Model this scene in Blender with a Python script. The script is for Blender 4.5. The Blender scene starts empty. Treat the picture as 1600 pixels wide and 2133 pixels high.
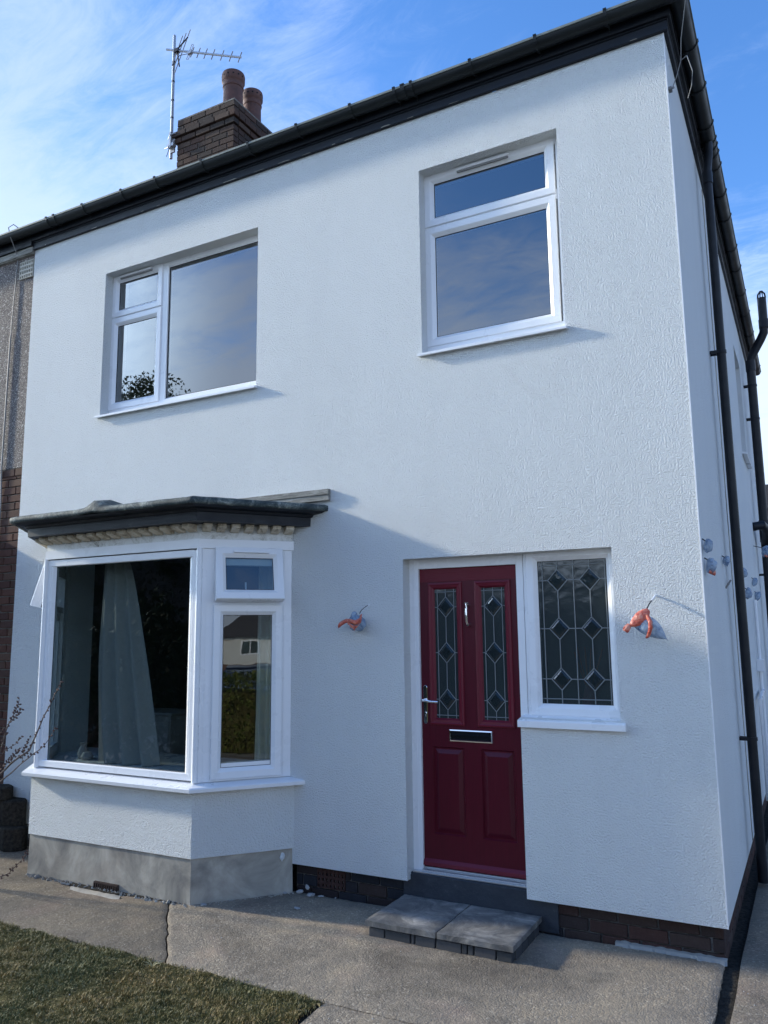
import bpy, bmesh, math, random
import numpy as np
from mathutils import Vector, Matrix, noise
random.seed(7); np.random.seed(7)
R = math.radians
scene = bpy.context.scene
COL = scene.collection

# ------------------------------------------------------------------ camera
cam = bpy.data.cameras.new("camera"); camo = bpy.data.objects.new("camera", cam); COL.objects.link(camo)
M = [[0.88193902, 0.47123379, -0.01105776], [0.08142233, -0.12919589, 0.98827062], [-0.4642779, 0.87249478, 0.15231185]]
rx, ux, fw = M
camo.matrix_world = Matrix(((rx[0], ux[0], -fw[0], 0.52809), (rx[1], ux[1], -fw[1], -4.91864), (rx[2], ux[2], -fw[2], 1.90734), (0, 0, 0, 1)))
cam.sensor_fit = 'HORIZONTAL'; cam.sensor_width = 36; cam.lens = 1646.63 / 1600 * 36
cam.clip_start = 0.05; cam.clip_end = 2000
scene.camera = camo

# ------------------------------------------------------------------ light
SUN_TRAVEL = Vector((1, .15, -.37)).normalized()
TO_SUN = -SUN_TRAVEL
sl = bpy.data.lights.new("sun", 'SUN'); sl.energy = 2.0; sl.angle = R(3.0); sl.color = (1, .92, .74)
so = bpy.data.objects.new("sun", sl); COL.objects.link(so); so.rotation_euler = (-SUN_TRAVEL).to_track_quat('Z', 'Y').to_euler(); so.location = (-20, -3, 12)
world = bpy.data.worlds.new("World"); scene.world = world; world.use_nodes = True
scene.view_settings.view_transform = 'Standard'; scene.view_settings.look = 'None'
scene.view_settings.exposure = 1.38; scene.view_settings.gamma = 1
scene.view_settings.use_curve_mapping = False
scene.render.engine = 'CYCLES'
scene.cycles.use_denoising = True
scene.cycles.max_bounces = 8; scene.cycles.transparent_max_bounces = 16

def build_sky():
    nt = world.node_tree; nt.nodes.clear(); N = nt.nodes.new; L = nt.links.new
    out = N('ShaderNodeOutputWorld'); bg = N('ShaderNodeBackground'); bg.inputs[1].default_value = .15
    sky = N('ShaderNodeTexSky'); sky.sky_type = 'NISHITA'; sky.sun_disc = False
    el = math.asin(TO_SUN.z); sky.sun_elevation = el; sky.sun_rotation = math.atan2(TO_SUN.x, TO_SUN.y)
    sky.air_density = 1.0; sky.dust_density = .4; sky.ozone_density = 3.0; sky.altitude = 50
    tc = N('ShaderNodeTexCoord'); sep = N('ShaderNodeSeparateXYZ'); L(tc.outputs['Generated'], sep.inputs[0])
    zz = N('ShaderNodeMath'); zz.operation = 'MAXIMUM'; L(sep.outputs[2], zz.inputs[0]); zz.inputs[1].default_value = 0.0
    za = N('ShaderNodeMath'); za.operation = 'ADD'; L(zz.outputs[0], za.inputs[0]); za.inputs[1].default_value = .22
    dv = N('ShaderNodeVectorMath'); dv.operation = 'DIVIDE'; cz = N('ShaderNodeCombineXYZ')
    for i in range(3): L(za.outputs[0], cz.inputs[i])
    L(tc.outputs['Generated'], dv.inputs[0]); L(cz.outputs[0], dv.inputs[1])
    def fbm(scale, rot, sc, det, dist, rough=.6):
        mp = N('ShaderNodeMapping'); mp.inputs['Rotation'].default_value = (0, 0, rot); mp.inputs['Scale'].default_value = sc
        L(dv.outputs[0], mp.inputs[0]); t = N('ShaderNodeTexNoise'); t.inputs['Scale'].default_value = scale
        t.inputs['Detail'].default_value = det; t.inputs['Distortion'].default_value = dist; t.inputs['Roughness'].default_value = rough
        L(mp.outputs[0], t.inputs['Vector']); return t.outputs[0]
    a = fbm(1.6, .5, (1, 1.9, 1), 9, .6, .64); b = fbm(6.0, .9, (1, 2.6, 1), 8, .9, .72)
    # more haze towards the sun and near the horizon
    dt = N('ShaderNodeVectorMath'); dt.operation = 'DOT_PRODUCT'; L(tc.outputs['Generated'], dt.inputs[0]); dt.inputs[1].default_value = Vector((-.90, .42, .10)).normalized()
    def mrange(s, a0, a1, b0, b1, smooth=True):
        m = N('ShaderNodeMapRange'); m.interpolation_type = 'SMOOTHSTEP' if smooth else 'LINEAR'
        for i, v in ((1, a0), (2, a1), (3, b0), (4, b1)): m.inputs[i].default_value = v
        L(s, m.inputs[0]); return m.outputs[0]
    def mth(op, x, y):
        m = N('ShaderNodeMath'); m.operation = op
        for i, v in ((0, x), (1, y)):
            if isinstance(v, (int, float)): m.inputs[i].default_value = v
            else: L(v, m.inputs[i])
        return m.outputs[0]
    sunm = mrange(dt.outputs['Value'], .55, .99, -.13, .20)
    hor = mrange(sep.outputs[2], .22, .60, .44, -.05)
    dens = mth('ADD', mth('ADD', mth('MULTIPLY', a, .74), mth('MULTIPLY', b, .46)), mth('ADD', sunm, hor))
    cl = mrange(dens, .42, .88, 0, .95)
    mx = N('ShaderNodeMix'); mx.data_type = 'RGBA'
    hs = N('ShaderNodeHueSaturation'); hs.inputs['Saturation'].default_value = 1.18; hs.inputs['Value'].default_value = .74
    L(sky.outputs[0], hs.inputs['Color'])
    tint = N('ShaderNodeMix'); tint.data_type = 'RGBA'; tint.blend_type = 'MULTIPLY'; tint.inputs[0].default_value = 1; tint.inputs[7].default_value = (1.05, 1.06, 1.22, 1)
    L(hs.outputs[0], tint.inputs[6])
    cc = N('ShaderNodeMix'); cc.data_type = 'RGBA'   # cloud radiance, brighter near the sun
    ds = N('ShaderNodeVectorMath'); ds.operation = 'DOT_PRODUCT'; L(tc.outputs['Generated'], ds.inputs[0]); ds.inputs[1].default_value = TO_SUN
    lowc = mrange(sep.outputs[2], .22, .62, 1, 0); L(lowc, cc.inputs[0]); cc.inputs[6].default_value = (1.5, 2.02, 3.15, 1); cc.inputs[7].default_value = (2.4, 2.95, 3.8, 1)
    c2 = N('ShaderNodeMix'); c2.data_type = 'RGBA'; L(mrange(ds.outputs['Value'], .76, 1.0, 0, 1), c2.inputs[0]); L(cc.outputs[2], c2.inputs[6]); c2.inputs[7].default_value = (15, 20, 25, 1)  # cloud glow near the sun, mostly out of view, boosted to fill the front wall
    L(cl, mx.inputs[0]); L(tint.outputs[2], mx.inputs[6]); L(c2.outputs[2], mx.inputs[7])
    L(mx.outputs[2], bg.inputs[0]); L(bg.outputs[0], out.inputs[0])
build_sky()

# ------------------------------------------------------------------ helpers
class MB:
    def __init__(s, T=None): s.v = []; s.f = []; s.T = T
    def P(s, p):
        if s.T: p = s.T(p)
        s.v.append(tuple(p)); return len(s.v) - 1
    def face(s, pts): s.f.append([s.P(p) for p in pts])
    def box(s, x0, x1, y0, y1, z0, z1):
        i = [s.P((x, y, z)) for x in (x0, x1) for y in (y0, y1) for z in (z0, z1)]
        for q in ((0, 1, 3, 2), (4, 6, 7, 5), (0, 4, 5, 1), (2, 3, 7, 6), (0, 2, 6, 4), (1, 5, 7, 3)): s.f.append([i[k] for k in q])
        return s
    def prism(s, poly, z0, z1):      # poly in xy, extruded along z
        a = [s.P((p[0], p[1], z0)) for p in poly]; b = [s.P((p[0], p[1], z1)) for p in poly]
        s.f.append(a[::-1]); s.f.append(b); n = len(poly)
        for k in range(n): s.f.append([a[k], a[(k + 1) % n], b[(k + 1) % n], b[k]])
        return s
    def prism_y(s, poly, y0, y1):    # poly in xz, extruded along y
        a = [s.P((p[0], y0, p[1])) for p in poly]; b = [s.P((p[0], y1, p[1])) for p in poly]
        s.f.append(a); s.f.append(b[::-1]); n = len(poly)
        for k in range(n): s.f.append([a[k], b[k], b[(k + 1) % n], a[(k + 1) % n]])
        return s
    def ring(s, rect, prof, close=True):   # prof: (inset, y) swept round the rectangle with mitred corners
        x0, x1, z0, z1 = rect; rows = []
        for ins, y in prof:
            rows.append([s.P(q) for q in ((x0 + ins, y, z0 + ins), (x1 - ins, y, z0 + ins), (x1 - ins, y, z1 - ins), (x0 + ins, y, z1 - ins))])
        m = len(rows)
        for a in range(m if close else m - 1):
            ra, rb = rows[a], rows[(a + 1) % m]
            for k in range(4): s.f.append([ra[k], ra[(k + 1) % 4], rb[(k + 1) % 4], rb[k]])
        return s
    def tube(s, path, r, n=8, cap=True, sq=1.0):
        path = [Vector(p) for p in path]; rows = []
        rr = r if isinstance(r, (list, tuple)) else [r] * len(path)
        ref = Vector((.123, .31, 1)).normalized()
        for k, p in enumerate(path):
            t = (path[min(k + 1, len(path) - 1)] - path[max(k - 1, 0)]).normalized()
            a = t.cross(ref)
            if a.length < .05: a = t.cross(Vector((1, 0, 0)))
            a.normalize(); b = t.cross(a)
            rows.append([s.P(p + (a * math.cos(2 * math.pi * j / n) + b * math.sin(2 * math.pi * j / n) * sq) * rr[k]) for j in range(n)])
        for k in range(len(rows) - 1):
            for j in range(n): s.f.append([rows[k][j], rows[k][(j + 1) % n], rows[k + 1][(j + 1) % n], rows[k + 1][j]])
        if cap: s.f.append(rows[0][::-1]); s.f.append(rows[-1])
        return s
    def lathe(s, cx, cy, prof, n=28):
        rows = [[s.P((cx + r * math.cos(2 * math.pi * j / n), cy + r * math.sin(2 * math.pi * j / n), z)) for j in range(n)] for r, z in prof]
        for k in range(len(rows) - 1):
            for j in range(n): s.f.append([rows[k][j], rows[k][(j + 1) % n], rows[k + 1][(j + 1) % n], rows[k + 1][j]])
        return s
    def sweep(s, rows, close_row=False):   # rows of points, quads between
        idx = [[s.P(p) for p in r] for r in rows]; n = len(idx[0])
        for k in range(len(idx) - 1):
            for j in range(n if close_row else n - 1): s.f.append([idx[k][j], idx[k][(j + 1) % n], idx[k + 1][(j + 1) % n], idx[k + 1][j]])
        return idx
    def build(s, name, mat, parent=None, bevel=0, smooth=False, seg=1, noloc=False):
        me = bpy.data.meshes.new(name); me.from_pydata(s.v, [], s.f)
        bm = bmesh.new(); bm.from_mesh(me); bmesh.ops.recalc_face_normals(bm, faces=bm.faces); bm.to_mesh(me); bm.free()
        if mat: me.materials.append(mat)
        o = bpy.data.objects.new(name, me); COL.objects.link(o)
        if parent: attach(o, parent)
        if bevel:
            m = o.modifiers.new('bevel', 'BEVEL'); m.width = bevel; m.segments = seg; m.limit_method = 'ANGLE'; m.angle_limit = R(40)
        if smooth:
            for p in me.polygons: p.use_smooth = True
            me.update()
            if smooth != 'all':
                mm = o.modifiers.new('edge', 'EDGE_SPLIT'); mm.split_angle = R(38)
        return o
def base_of(o):
    b = Vector((0, 0, 0))
    while o: b += o.location; o = o.parent
    return b
def attach(o, parent):
    o.parent = parent; o.location = o.location - base_of(parent) if True else o.location
def thing(name, label, cat, loc, group=None):
    o = bpy.data.objects.new(name, None); o.empty_display_size = .1; COL.objects.link(o); o.location = loc
    o['label'] = label; o['category'] = cat
    if group: o['group'] = group
    return o
def tag(o, label, cat, group=None):
    o['label'] = label; o['category'] = cat
    if group: o['group'] = group
    return o
def empty(name, parent, loc):
    o = bpy.data.objects.new(name, None); o.empty_display_size = .05; COL.objects.link(o); o.location = loc; attach(o, parent); return o

# ------------------------------------------------------------------ materials
class Mat:
    def __init__(s, name, base=(.5, .5, .5), rough=.6, metal=0, spec=.5):
        s.m = bpy.data.materials.new(name); s.m.use_nodes = True; s.nt = s.m.node_tree
        s.b = s.nt.nodes['Principled BSDF']; s.b.inputs['Base Color'].default_value = (*base, 1); s.base = base
        s.b.inputs['Roughness'].default_value = rough; s.b.inputs['Metallic'].default_value = metal
        s.b.inputs['Specular IOR Level'].default_value = spec
        s.tc = s.nt.nodes.new('ShaderNodeTexCoord'); s.h = None
    def L(s, a, b): s.nt.links.new(a, b)
    def noise(s, scale, det=4, rough=.6, dist=0, sc=(1, 1, 1), coord='Object'):
        mp = s.nt.nodes.new('ShaderNodeMapping'); mp.inputs['Scale'].default_value = sc; s.L(s.tc.outputs[coord], mp.inputs[0])
        t = s.nt.nodes.new('ShaderNodeTexNoise'); t.inputs['Scale'].default_value = scale; t.inputs['Detail'].default_value = det
        t.inputs['Roughness'].default_value = rough; t.inputs['Distortion'].default_value = dist; s.L(mp.outputs[0], t.inputs['Vector']); return t.outputs[0]
    def voro(s, scale, feat='F1', out=0, sc=(1, 1, 1)):
        mp = s.nt.nodes.new('ShaderNodeMapping'); mp.inputs['Scale'].default_value = sc; s.L(s.tc.outputs['Object'], mp.inputs[0])
        t = s.nt.nodes.new('ShaderNodeTexVoronoi'); t.feature = feat; t.inputs['Scale'].default_value = scale; s.L(mp.outputs[0], t.inputs['Vector']); return t.outputs[out]
    def ramp(s, src, stops):
        r = s.nt.nodes.new('ShaderNodeValToRGB'); e = r.color_ramp.elements
        while len(e) < len(stops): e.new(.5)
        for k, (p, c) in enumerate(stops): e[k].position = p; e[k].color = (*c, 1) if len(c) == 3 else c
        s.L(src, r.inputs[0]); return r.outputs[0]
    def mix(s, fac, a, b, mode='MIX'):
        m = s.nt.nodes.new('ShaderNodeMix'); m.data_type = 'RGBA'; m.blend_type = mode
        for i, v in ((0, fac), (6, a), (7, b)):
            if hasattr(v, 'links'): s.L(v, m.inputs[i])
            elif i == 0: m.inputs[0].default_value = v
            else: m.inputs[i].default_value = (*v, 1)
        return m.outputs[2]
    def math(s, op, a, b=0):
        m = s.nt.nodes.new('ShaderNodeMath'); m.operation = op
        for i, v in ((0, a), (1, b)):
            if hasattr(v, 'links'): s.L(v, m.inputs[i])
            else: m.inputs[i].default_value = v
        return m.outputs[0]
    def color(s, out): s.L(out, s.b.inputs['Base Color']); return s
    def rough(s, src, lo, hi):
        m = s.nt.nodes.new('ShaderNodeMapRange'); m.inputs[3].default_value = lo; m.inputs[4].default_value = hi; s.L(src, m.inputs[0]); s.L(m.outputs[0], s.b.inputs['Roughness']); return s
    def bump(s, src, dist, strength=1.0):
        b = s.nt.nodes.new('ShaderNodeBump'); b.inputs['Distance'].default_value = dist; b.inputs['Strength'].default_value = strength
        s.L(src, b.inputs['Height'])
        if s.h: s.L(s.h, b.inputs['Normal'])
        s.h = b.outputs[0]; s.L(s.h, s.b.inputs['Normal']); return s
    def rand(s):
        o = s.nt.nodes.new('ShaderNodeObjectInfo'); return o.outputs['Random']

# silicone render, fine worm-like grain
m = Mat('white_render', (.80, .82, .82), .85, spec=.25)
n1 = m.noise(.9, 4, .6); n2 = m.noise(.7, 5, .6, sc=(3, 3, .6))
c_ = m.mix(m.ramp(n2, [(.40, (0, 0, 0)), (.75, (1, 1, 1))]), (.795, .82, .82), (.762, .786, .785)); m.color(m.mix(m.ramp(m.noise(2.6, 7, .7, 1.2), [(.60, (0, 0, 0)), (.78, (.55, .55, .55))]), c_, (.72, .725, .715)))
g = m.noise(100, 2.6, .62, .0); gs = m.ramp(g, [(.34, (0, 0, 0)), (.66, (1, 1, 1))])
m.bump(gs, .0080, 1.0); m.bump(m.noise(2.6, 4), .03, .22); m.bump(m.noise(14, 3), .004, .3)
RENDER = m.m
m = Mat('white_upvc', (.80, .81, .83), .28); m.bump(m.noise(3, 2), .002, .15); m.rough(m.noise(4, 4), .2, .38)
m.color(m.mix(m.ramp(m.noise(2.5, 6, .65), [(.55, (0, 0, 0)), (.8, (1, 1, 1))]), (.80, .81, .83), (.72, .735, .75))); UPVC = m.m
m = Mat('upvc_gasket', (.02, .02, .022), .6); GASKET = m.m
# brick: colour of each brick from its own random number
def brick_mat(name, cols, mossy=(.09, .10, .07), moss=.25):
    m = Mat(name, cols[0], .88, spec=.2); r = m.rand()
    st = [(i / (len(cols) - 1), c) for i, c in enumerate(cols)]
    c = m.ramp(r, st); nn = m.noise(38, 6, .7); c = m.mix(m.ramp(nn, [(.35, (.62, .62, .62)), (.7, (1.1, 1.1, 1.1))]), (0, 0, 0), c, 'MIX') if False else m.mix(.55, c, m.ramp(nn, [(.3, (.35, .33, .33)), (.75, (.95, .95, .95))]), 'MULTIPLY')
    big = m.ramp(m.noise(9, 5, .6, 0, coord='Generated'), [(.55, (0, 0, 0)), (.8, (moss, moss, moss))])
    m.color(m.mix(big, c, mossy)); m.bump(m.noise(60, 5, .7), .004, .6); return m.m
BRICK_HOUSE = brick_mat('brown_plinth_brick', [(.052, .033, .03), (.078, .04, .034), (.042, .032, .032), (.07, .048, .042)], (.12, .12, .11), .35)
BRICK_NEXT = brick_mat('neighbour_brick', [(.11, .055, .042), (.15, .075, .055), (.09, .05, .042), (.17, .10, .07)], (.2, .16, .1), .3)
BRICK_CHIM = brick_mat('sooty_chimney_brick', [(.075, .055, .045), (.11, .066, .05), (.055, .046, .042), (.125, .088, .068)], (.14, .13, .09), .5)
BRICK_FAR = brick_mat('far_brick', [(.14, .07, .05), (.18, .1, .07)], (.1, .1, .08), .2)
BRICK_TAR = brick_mat('bitumen_brick', [(.022, .026, .034), (.03, .032, .04), (.04, .03, .03)], (.07, .075, .08), .35)
m = Mat('mortar', (.22, .2, .18), .95, spec=.1); m.color(m.ramp(m.noise(30, 5), [(.3, (.13, .12, .11)), (.7, (.27, .25, .22))])); m.bump(m.noise(120, 4), .004, .8); MORTAR = m.m
m = Mat('dark_mortar', (.09, .09, .09), .95, spec=.1); m.color(m.ramp(m.noise(22, 6, .7), [(.35, (.07, .07, .07)), (.6, (.15, .145, .14)), (.8, (.30, .30, .29))])); m.bump(m.noise(90, 4), .005, .8); MORTAR_D = m.m
# black peeling paint
m = Mat('black_gloss_paint', (.008, .010, .014), .5, spec=.35)
pl = m.ramp(m.noise(9, 8, .75, .4, sc=(.5, 1, 2.2)), [(.60, (0, 0, 0)), (.72, (1, 1, 1))])
m.color(m.mix(pl, (.007, .010, .016), (.03, .034, .038))); m.bump(pl, .002, .8); m.bump(m.noise(14, 5, sc=(.3, 1, 3)), .006, .4); m.rough(m.noise(11, 5), .25, .7); BLACKP = m.m
m = Mat('black_pvc', (.012, .015, .02), .4, spec=.3); m.rough(m.noise(6, 5), .35, .6); m.color(m.ramp(m.noise(9, 6), [(.4, (.006, .008, .012)), (.8, (.016, .018, .022))])); PVC = m.m
m = Mat('gutter_plastic', (.02, .024, .026), .5, spec=.3)
m.color(m.ramp(m.noise(5, 7, .7, sc=(.6, 3, 3)), [(.3, (.008, .010, .013)), (.6, (.015, .019, .020)), (.85, (.03, .033, .027))])); m.rough(m.noise(9, 4), .3, .65); GUTTER = m.m
m = Mat('gutter_lip', (.12, .14, .12), .6); m.color(m.ramp(m.noise(12, 6), [(.3, (.13, .15, .14)), (.8, (.26, .27, .23))])); LIP = m.m
# lead
m = Mat('weathered_lead', (.16, .18, .18), .7, .0, spec=.3)
c = m.ramp(m.noise(9, 8, .8, .6), [(.36, (.02, .03, .034)), (.48, (.05, .066, .068)), (.56, (.12, .14, .13)), (.68, (.36, .38, .35))]); m.color(c); m.bump(m.noise(9, 6, .7, .6), .012, .8); m.bump(m.noise(60, 4), .003, .4); LEAD = m.m
m = Mat('peeling_cream_wood', (.6, .55, .45), .8)
c = m.ramp(m.noise(10, 8, .75, .6, sc=(1, 1, 1.5)), [(.36, (.16, .13, .09)), (.47, (.55, .47, .35)), (.6, (.66, .60, .49))]); m.color(c); m.bump(m.noise(30, 6), .003, .7); CREAM = m.m
m = Mat('peeling_white_wood', (.7, .7, .66), .7)
c = m.ramp(m.noise(11, 8, .8, .8, sc=(1, 1, 1.2)), [(.35, (.2, .19, .16)), (.42, (.55, .55, .52)), (.55, (.72, .73, .72))]); m.color(c); m.bump(m.noise(30, 6), .003, .6); WOODW = m.m
m = Mat('bare_grey_board', (.3, .28, .25), .85)
c = m.ramp(m.noise(6, 8, .75, .8, sc=(1, 1, 7)), [(.3, (.09, .085, .08)), (.5, (.24, .23, .2)), (.75, (.5, .49, .46))]); m.color(c); m.bump(m.noise(9, 6, sc=(1, 1, 12)), .004, .7); BOARD = m.m
# cement skirting
m = Mat('cement_render', (.27, .26, .25), .9, spec=.15)
a = m.noise(3.2, 8, .62, .7); c = m.ramp(a, [(.32, (.19, .18, .165)), (.46, (.31, .29, .25)), (.56, (.41, .38, .325)), (.72, (.54, .51, .45))])
warm = m.ramp(m.noise(2.1, 4), [(.5, (0, 0, 0)), (.75, (.6, .6, .6))]); m.color(m.mix(warm, c, (.28, .235, .19))); m.bump(m.noise(14, 6, .6), .008, .45); m.bump(m.noise(90, 4), .002, .4); CEMENT = m.m
# concrete pavement with exposed aggregate
def concrete(name, k=1.0, seed=0, worn=1.0):
    m = Mat(name, (.27, .25, .23), .92, spec=.2)
    st = m.voro(105, out=1); bw = m.nt.nodes.new('ShaderNodeSeparateColor'); m.L(st, bw.inputs[0])
    sc = m.ramp(bw.outputs[0], [(0, (.165 * k, .14 * k, .112 * k)), (.3, (.195 * k, .168 * k, .135 * k)), (.6, (.225 * k, .195 * k, .155 * k)), (.92, (.265 * k, .23 * k, .185 * k)), (1, (.40 * k, .36 * k, .30 * k))])
    cem = m.ramp(m.noise(7 + seed, 8, .7), [(.3, (.15 * k, .132 * k, .11 * k)), (.7, (.26 * k, .225 * k, .18 * k))])
    wm = m.ramp(m.noise(1.7 + .3 * seed, 6, .6, .4), [(.36, (.25, .25, .25)), (.6, (.9, .9, .9))])
    c = m.mix(wm, cem, sc); stn = m.ramp(m.noise(1.1, 7, .68, .9), [(.34, (.50, .50, .52)), (.5, (.84, .84, .86)), (.66, (1.08, 1.05, 1.0))]); c = m.mix(1, c, stn, 'MULTIPLY')
    pk = m.ramp(m.noise(2.3, 3), [(.55, (0, 0, 0)), (.8, (.35, .35, .35))]); c = m.mix(pk, c, (.30 * k, .21 * k, .18 * k)); c = m.mix(1, c, (1.02, .98, .91), 'MULTIPLY')
    m.color(c); m.bump(m.math('SUBTRACT', 1, m.voro(105)), .0045, .6 * worn); m.bump(m.noise(26, 6, .7), .012, .55); return m.m
CONC_A = concrete('old_concrete', .90, 1, .6); CONC_B = concrete('aggregate_concrete', 1.36, 0); CONC_C = concrete('side_path_concrete', 1.12, 2, .7); CONC_D = concrete('front_path_concrete', 1.2, 3)
m = Mat('crack_dirt', (.03, .027, .024), .95, spec=.1); m.color(m.ramp(m.noise(40, 6), [(.3, (.014, .013, .012)), (.75, (.06, .052, .042))])); m.bump(m.noise(60, 5), .01, 1); DIRT = m.m
m = Mat('lawn_soil', (.05, .045, .03), .95, spec=.1); m.color(m.ramp(m.noise(6, 7, .7), [(.3, (.05, .048, .02)), (.6, (.10, .088, .035)), (.8, (.14, .115, .05))])); m.bump(m.noise(30, 6), .02, 1); SOIL = m.m
m = Mat('grass_blade', (.08, .10, .03), .6, spec=.25)
r = m.voro(7, out=1); rr = m.nt.nodes.new('ShaderNodeSeparateColor'); m.L(m.voro(60, out=1), rr.inputs[0])
c1 = m.ramp(rr.outputs[0], [(0, (.10, .088, .026)), (.35, (.19, .155, .05)), (.7, (.28, .215, .09)), (1, (.42, .33, .19))])
big = m.ramp(m.noise(1.5, 5, .6), [(.36, (.62, .78, .7)), (.6, (1.1, 1.0, .85))]); m.color(m.mix(1, c1, big, 'MULTIPLY')); GRASS = m.m
m = Mat('ground_far', (.25, .23, .2), .95); m.color(m.ramp(m.noise(.2, 6), [(.35, (.14, .14, .09)), (.5, (.27, .25, .22))])); FARG = m.m
# pebbledash
m = Mat('pebbledash', (.2, .18, .17), .85)
st = m.voro(120, out=1); bw = m.nt.nodes.new('ShaderNodeSeparateColor'); m.L(st, bw.inputs[0])
m.color(m.ramp(bw.outputs[1], [(0, (.06, .05, .05)), (.35, (.13, .11, .105)), (.65, (.22, .19, .175)), (.9, (.34, .29, .26)), (1, (.7, .68, .65))]))
m.bump(m.math('SUBTRACT', 1, m.voro(120)), .012, 1.0); m.bump(m.noise(12, 5), .01, .5); PEBBLE = m.m
m = Mat('terracotta', (.2, .07, .045), .75)
c = m.ramp(m.noise(9, 7, .65), [(.3, (.075, .04, .034)), (.55, (.13, .06, .046)), (.8, (.19, .10, .08))]); m.color(c); m.bump(m.noise(30, 5), .004, .5); TERRA = m.m
m = Mat('dark_hole', (.008, .008, .008), .9); HOLE = m.m
m = Mat('galvanised', (.42, .44, .47), .45, .6); m.rough(m.noise(20, 5), .35, .6); GALV = m.m
m = Mat('chrome', (.85, .86, .88), .08, 1.0); CHROME = m.m
m = Mat('black_rubber', (.01, .01, .012), .5); BLACK = m.m
# red door: grain relief
m = Mat('ruby_door', (.075, .002, .011), .42, spec=.35)
gr = m.noise(5, 6, .6, 1.4, sc=(14, 1, .9)); m.bump(gr, .0012, .7); m.rough(m.noise(30, 4), .3, .44)
m.color(m.ramp(gr, [(.3, (.068, .0018, .010)), (.7, (.086, .0024, .013))])); DOOR = m.m
m = Mat('ruby_door_grain_rail', (.12, .003, .014), .4, spec=.35)
gr = m.noise(6, 6, .6, 2.2, sc=(.9, 1, 14)); m.bump(gr, .002, .9); DOORH = m.m
m = Mat('ruby_moulding', (.13, .005, .018), .38, spec=.4); DOORM = m.m
m = Mat('lead_came', (.19, .21, .22), .6, .1); CAME = m.m
m = Mat('alu_threshold', (.6, .62, .64), .35, .8); ALU = m.m
m = Mat('paving_slab', (.13, .13, .135), .8, spec=.3)
c = m.ramp(m.noise(5, 8, .7, .8), [(.34, (.07, .07, .072)), (.48, (.14, .136, .13)), (.6, (.24, .23, .215)), (.74, (.42, .40, .37))]); m.color(c); m.bump(m.noise(5, 7, .62, .6), .022, .6); m.bump(m.noise(60, 4), .003, .4); m.rough(m.noise(7, 4), .5, .9); SLAB = m.m
m = Mat('charcoal_block', (.06, .063, .07), .75); r = m.rand(); c = m.ramp(r, [(0, (.035, .04, .045)), (1, (.075, .075, .08))]); m.color(m.mix(.4, c, m.ramp(m.noise(30, 5), [(.3, (.5, .5, .5)), (.7, (1, 1, 1))]), 'MULTIPLY')); m.bump(m.noise(70, 4), .003, .5); BLOCK = m.m
m = Mat('white_plaster_crumb', (.36, .36, .36), .9); m.bump(m.noise(60, 4), .004, .7); PLAST = m.m
m = Mat('orange_tape', (.58, .09, .045), .3); m.color(m.ramp(m.noise(30, 4, .6, 1), [(.35, (.40, .06, .04)), (.5, (.60, .13, .08)), (.66, (.66, .30, .22))])); m.bump(m.noise(34, 4, .6, 1), .008, 1); m.b.inputs['Subsurface Weight'].default_value = .15; TAPE = m.m
m = Mat('cable_black', (.012, .012, .014), .5); CABLE = m.m
m = Mat('cable_grey', (.22, .22, .22), .6); CABLEG = m.m
m = Mat('bark', (.12, .085, .075), .85); m.color(m.ramp(m.noise(40, 5), [(.3, (.06, .042, .036)), (.7, (.17, .13, .11))])); BARK = m.m
m = Mat('bud', (.09, .045, .035), .8); BUD = m.m
def leafmat(name, a, b, c):
    m = Mat(name, a, .75, spec=.12); v = m.nt.nodes.new('ShaderNodeSeparateColor'); m.L(m.voro(9, out=1), v.inputs[0])
    m.color(m.ramp(v.outputs[0], [(0, a), (.5, b), (1, c)])); m.b.inputs['Subsurface Weight'].default_value = .0; return m.m
LEAF_D = leafmat('dark_leaf', (.010, .022, .008), (.016, .034, .010), (.026, .045, .013))
LEAF_H = leafmat('privet_leaf', (.05, .08, .015), (.09, .115, .025), (.15, .15, .04))
m = Mat('slate_roof', (.06, .055, .055), .8); m.bump(m.noise(20, 4), .01, .5); ROOF = m.m
m = Mat('roof_tile', (.09, .06, .05), .85)
m.color(m.ramp(m.rand(), [(0, (.06, .045, .04)), (1, (.12, .075, .06))])); m.bump(m.noise(30, 4), .005, .6); TILE = m.m
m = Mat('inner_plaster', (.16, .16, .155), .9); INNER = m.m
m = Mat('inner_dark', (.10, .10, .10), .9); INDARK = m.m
m = Mat('curtain_cloth', (.50, .47, .43), .9, spec=.1); m.bump(m.noise(160, 2), .001, .4); CURT = m.m
m = Mat('pale_curtain_cloth', (.62, .60, .54), .9, spec=.1); CURTP = m.m
m = Mat('car_paint', (.012, .016, .035), .15); CAR = m.m
m = Mat('neighbour_wall_pale', (.55, .54, .5), .9); PALE = m.m
m = Mat('book_spine', (.3, .25, .2), .7); m.color(m.ramp(m.rand(), [(0, (.35, .08, .05)), (.3, (.4, .38, .3)), (.6, (.08, .12, .2)), (1, (.3, .28, .2))])); BOOK = m.m
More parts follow.
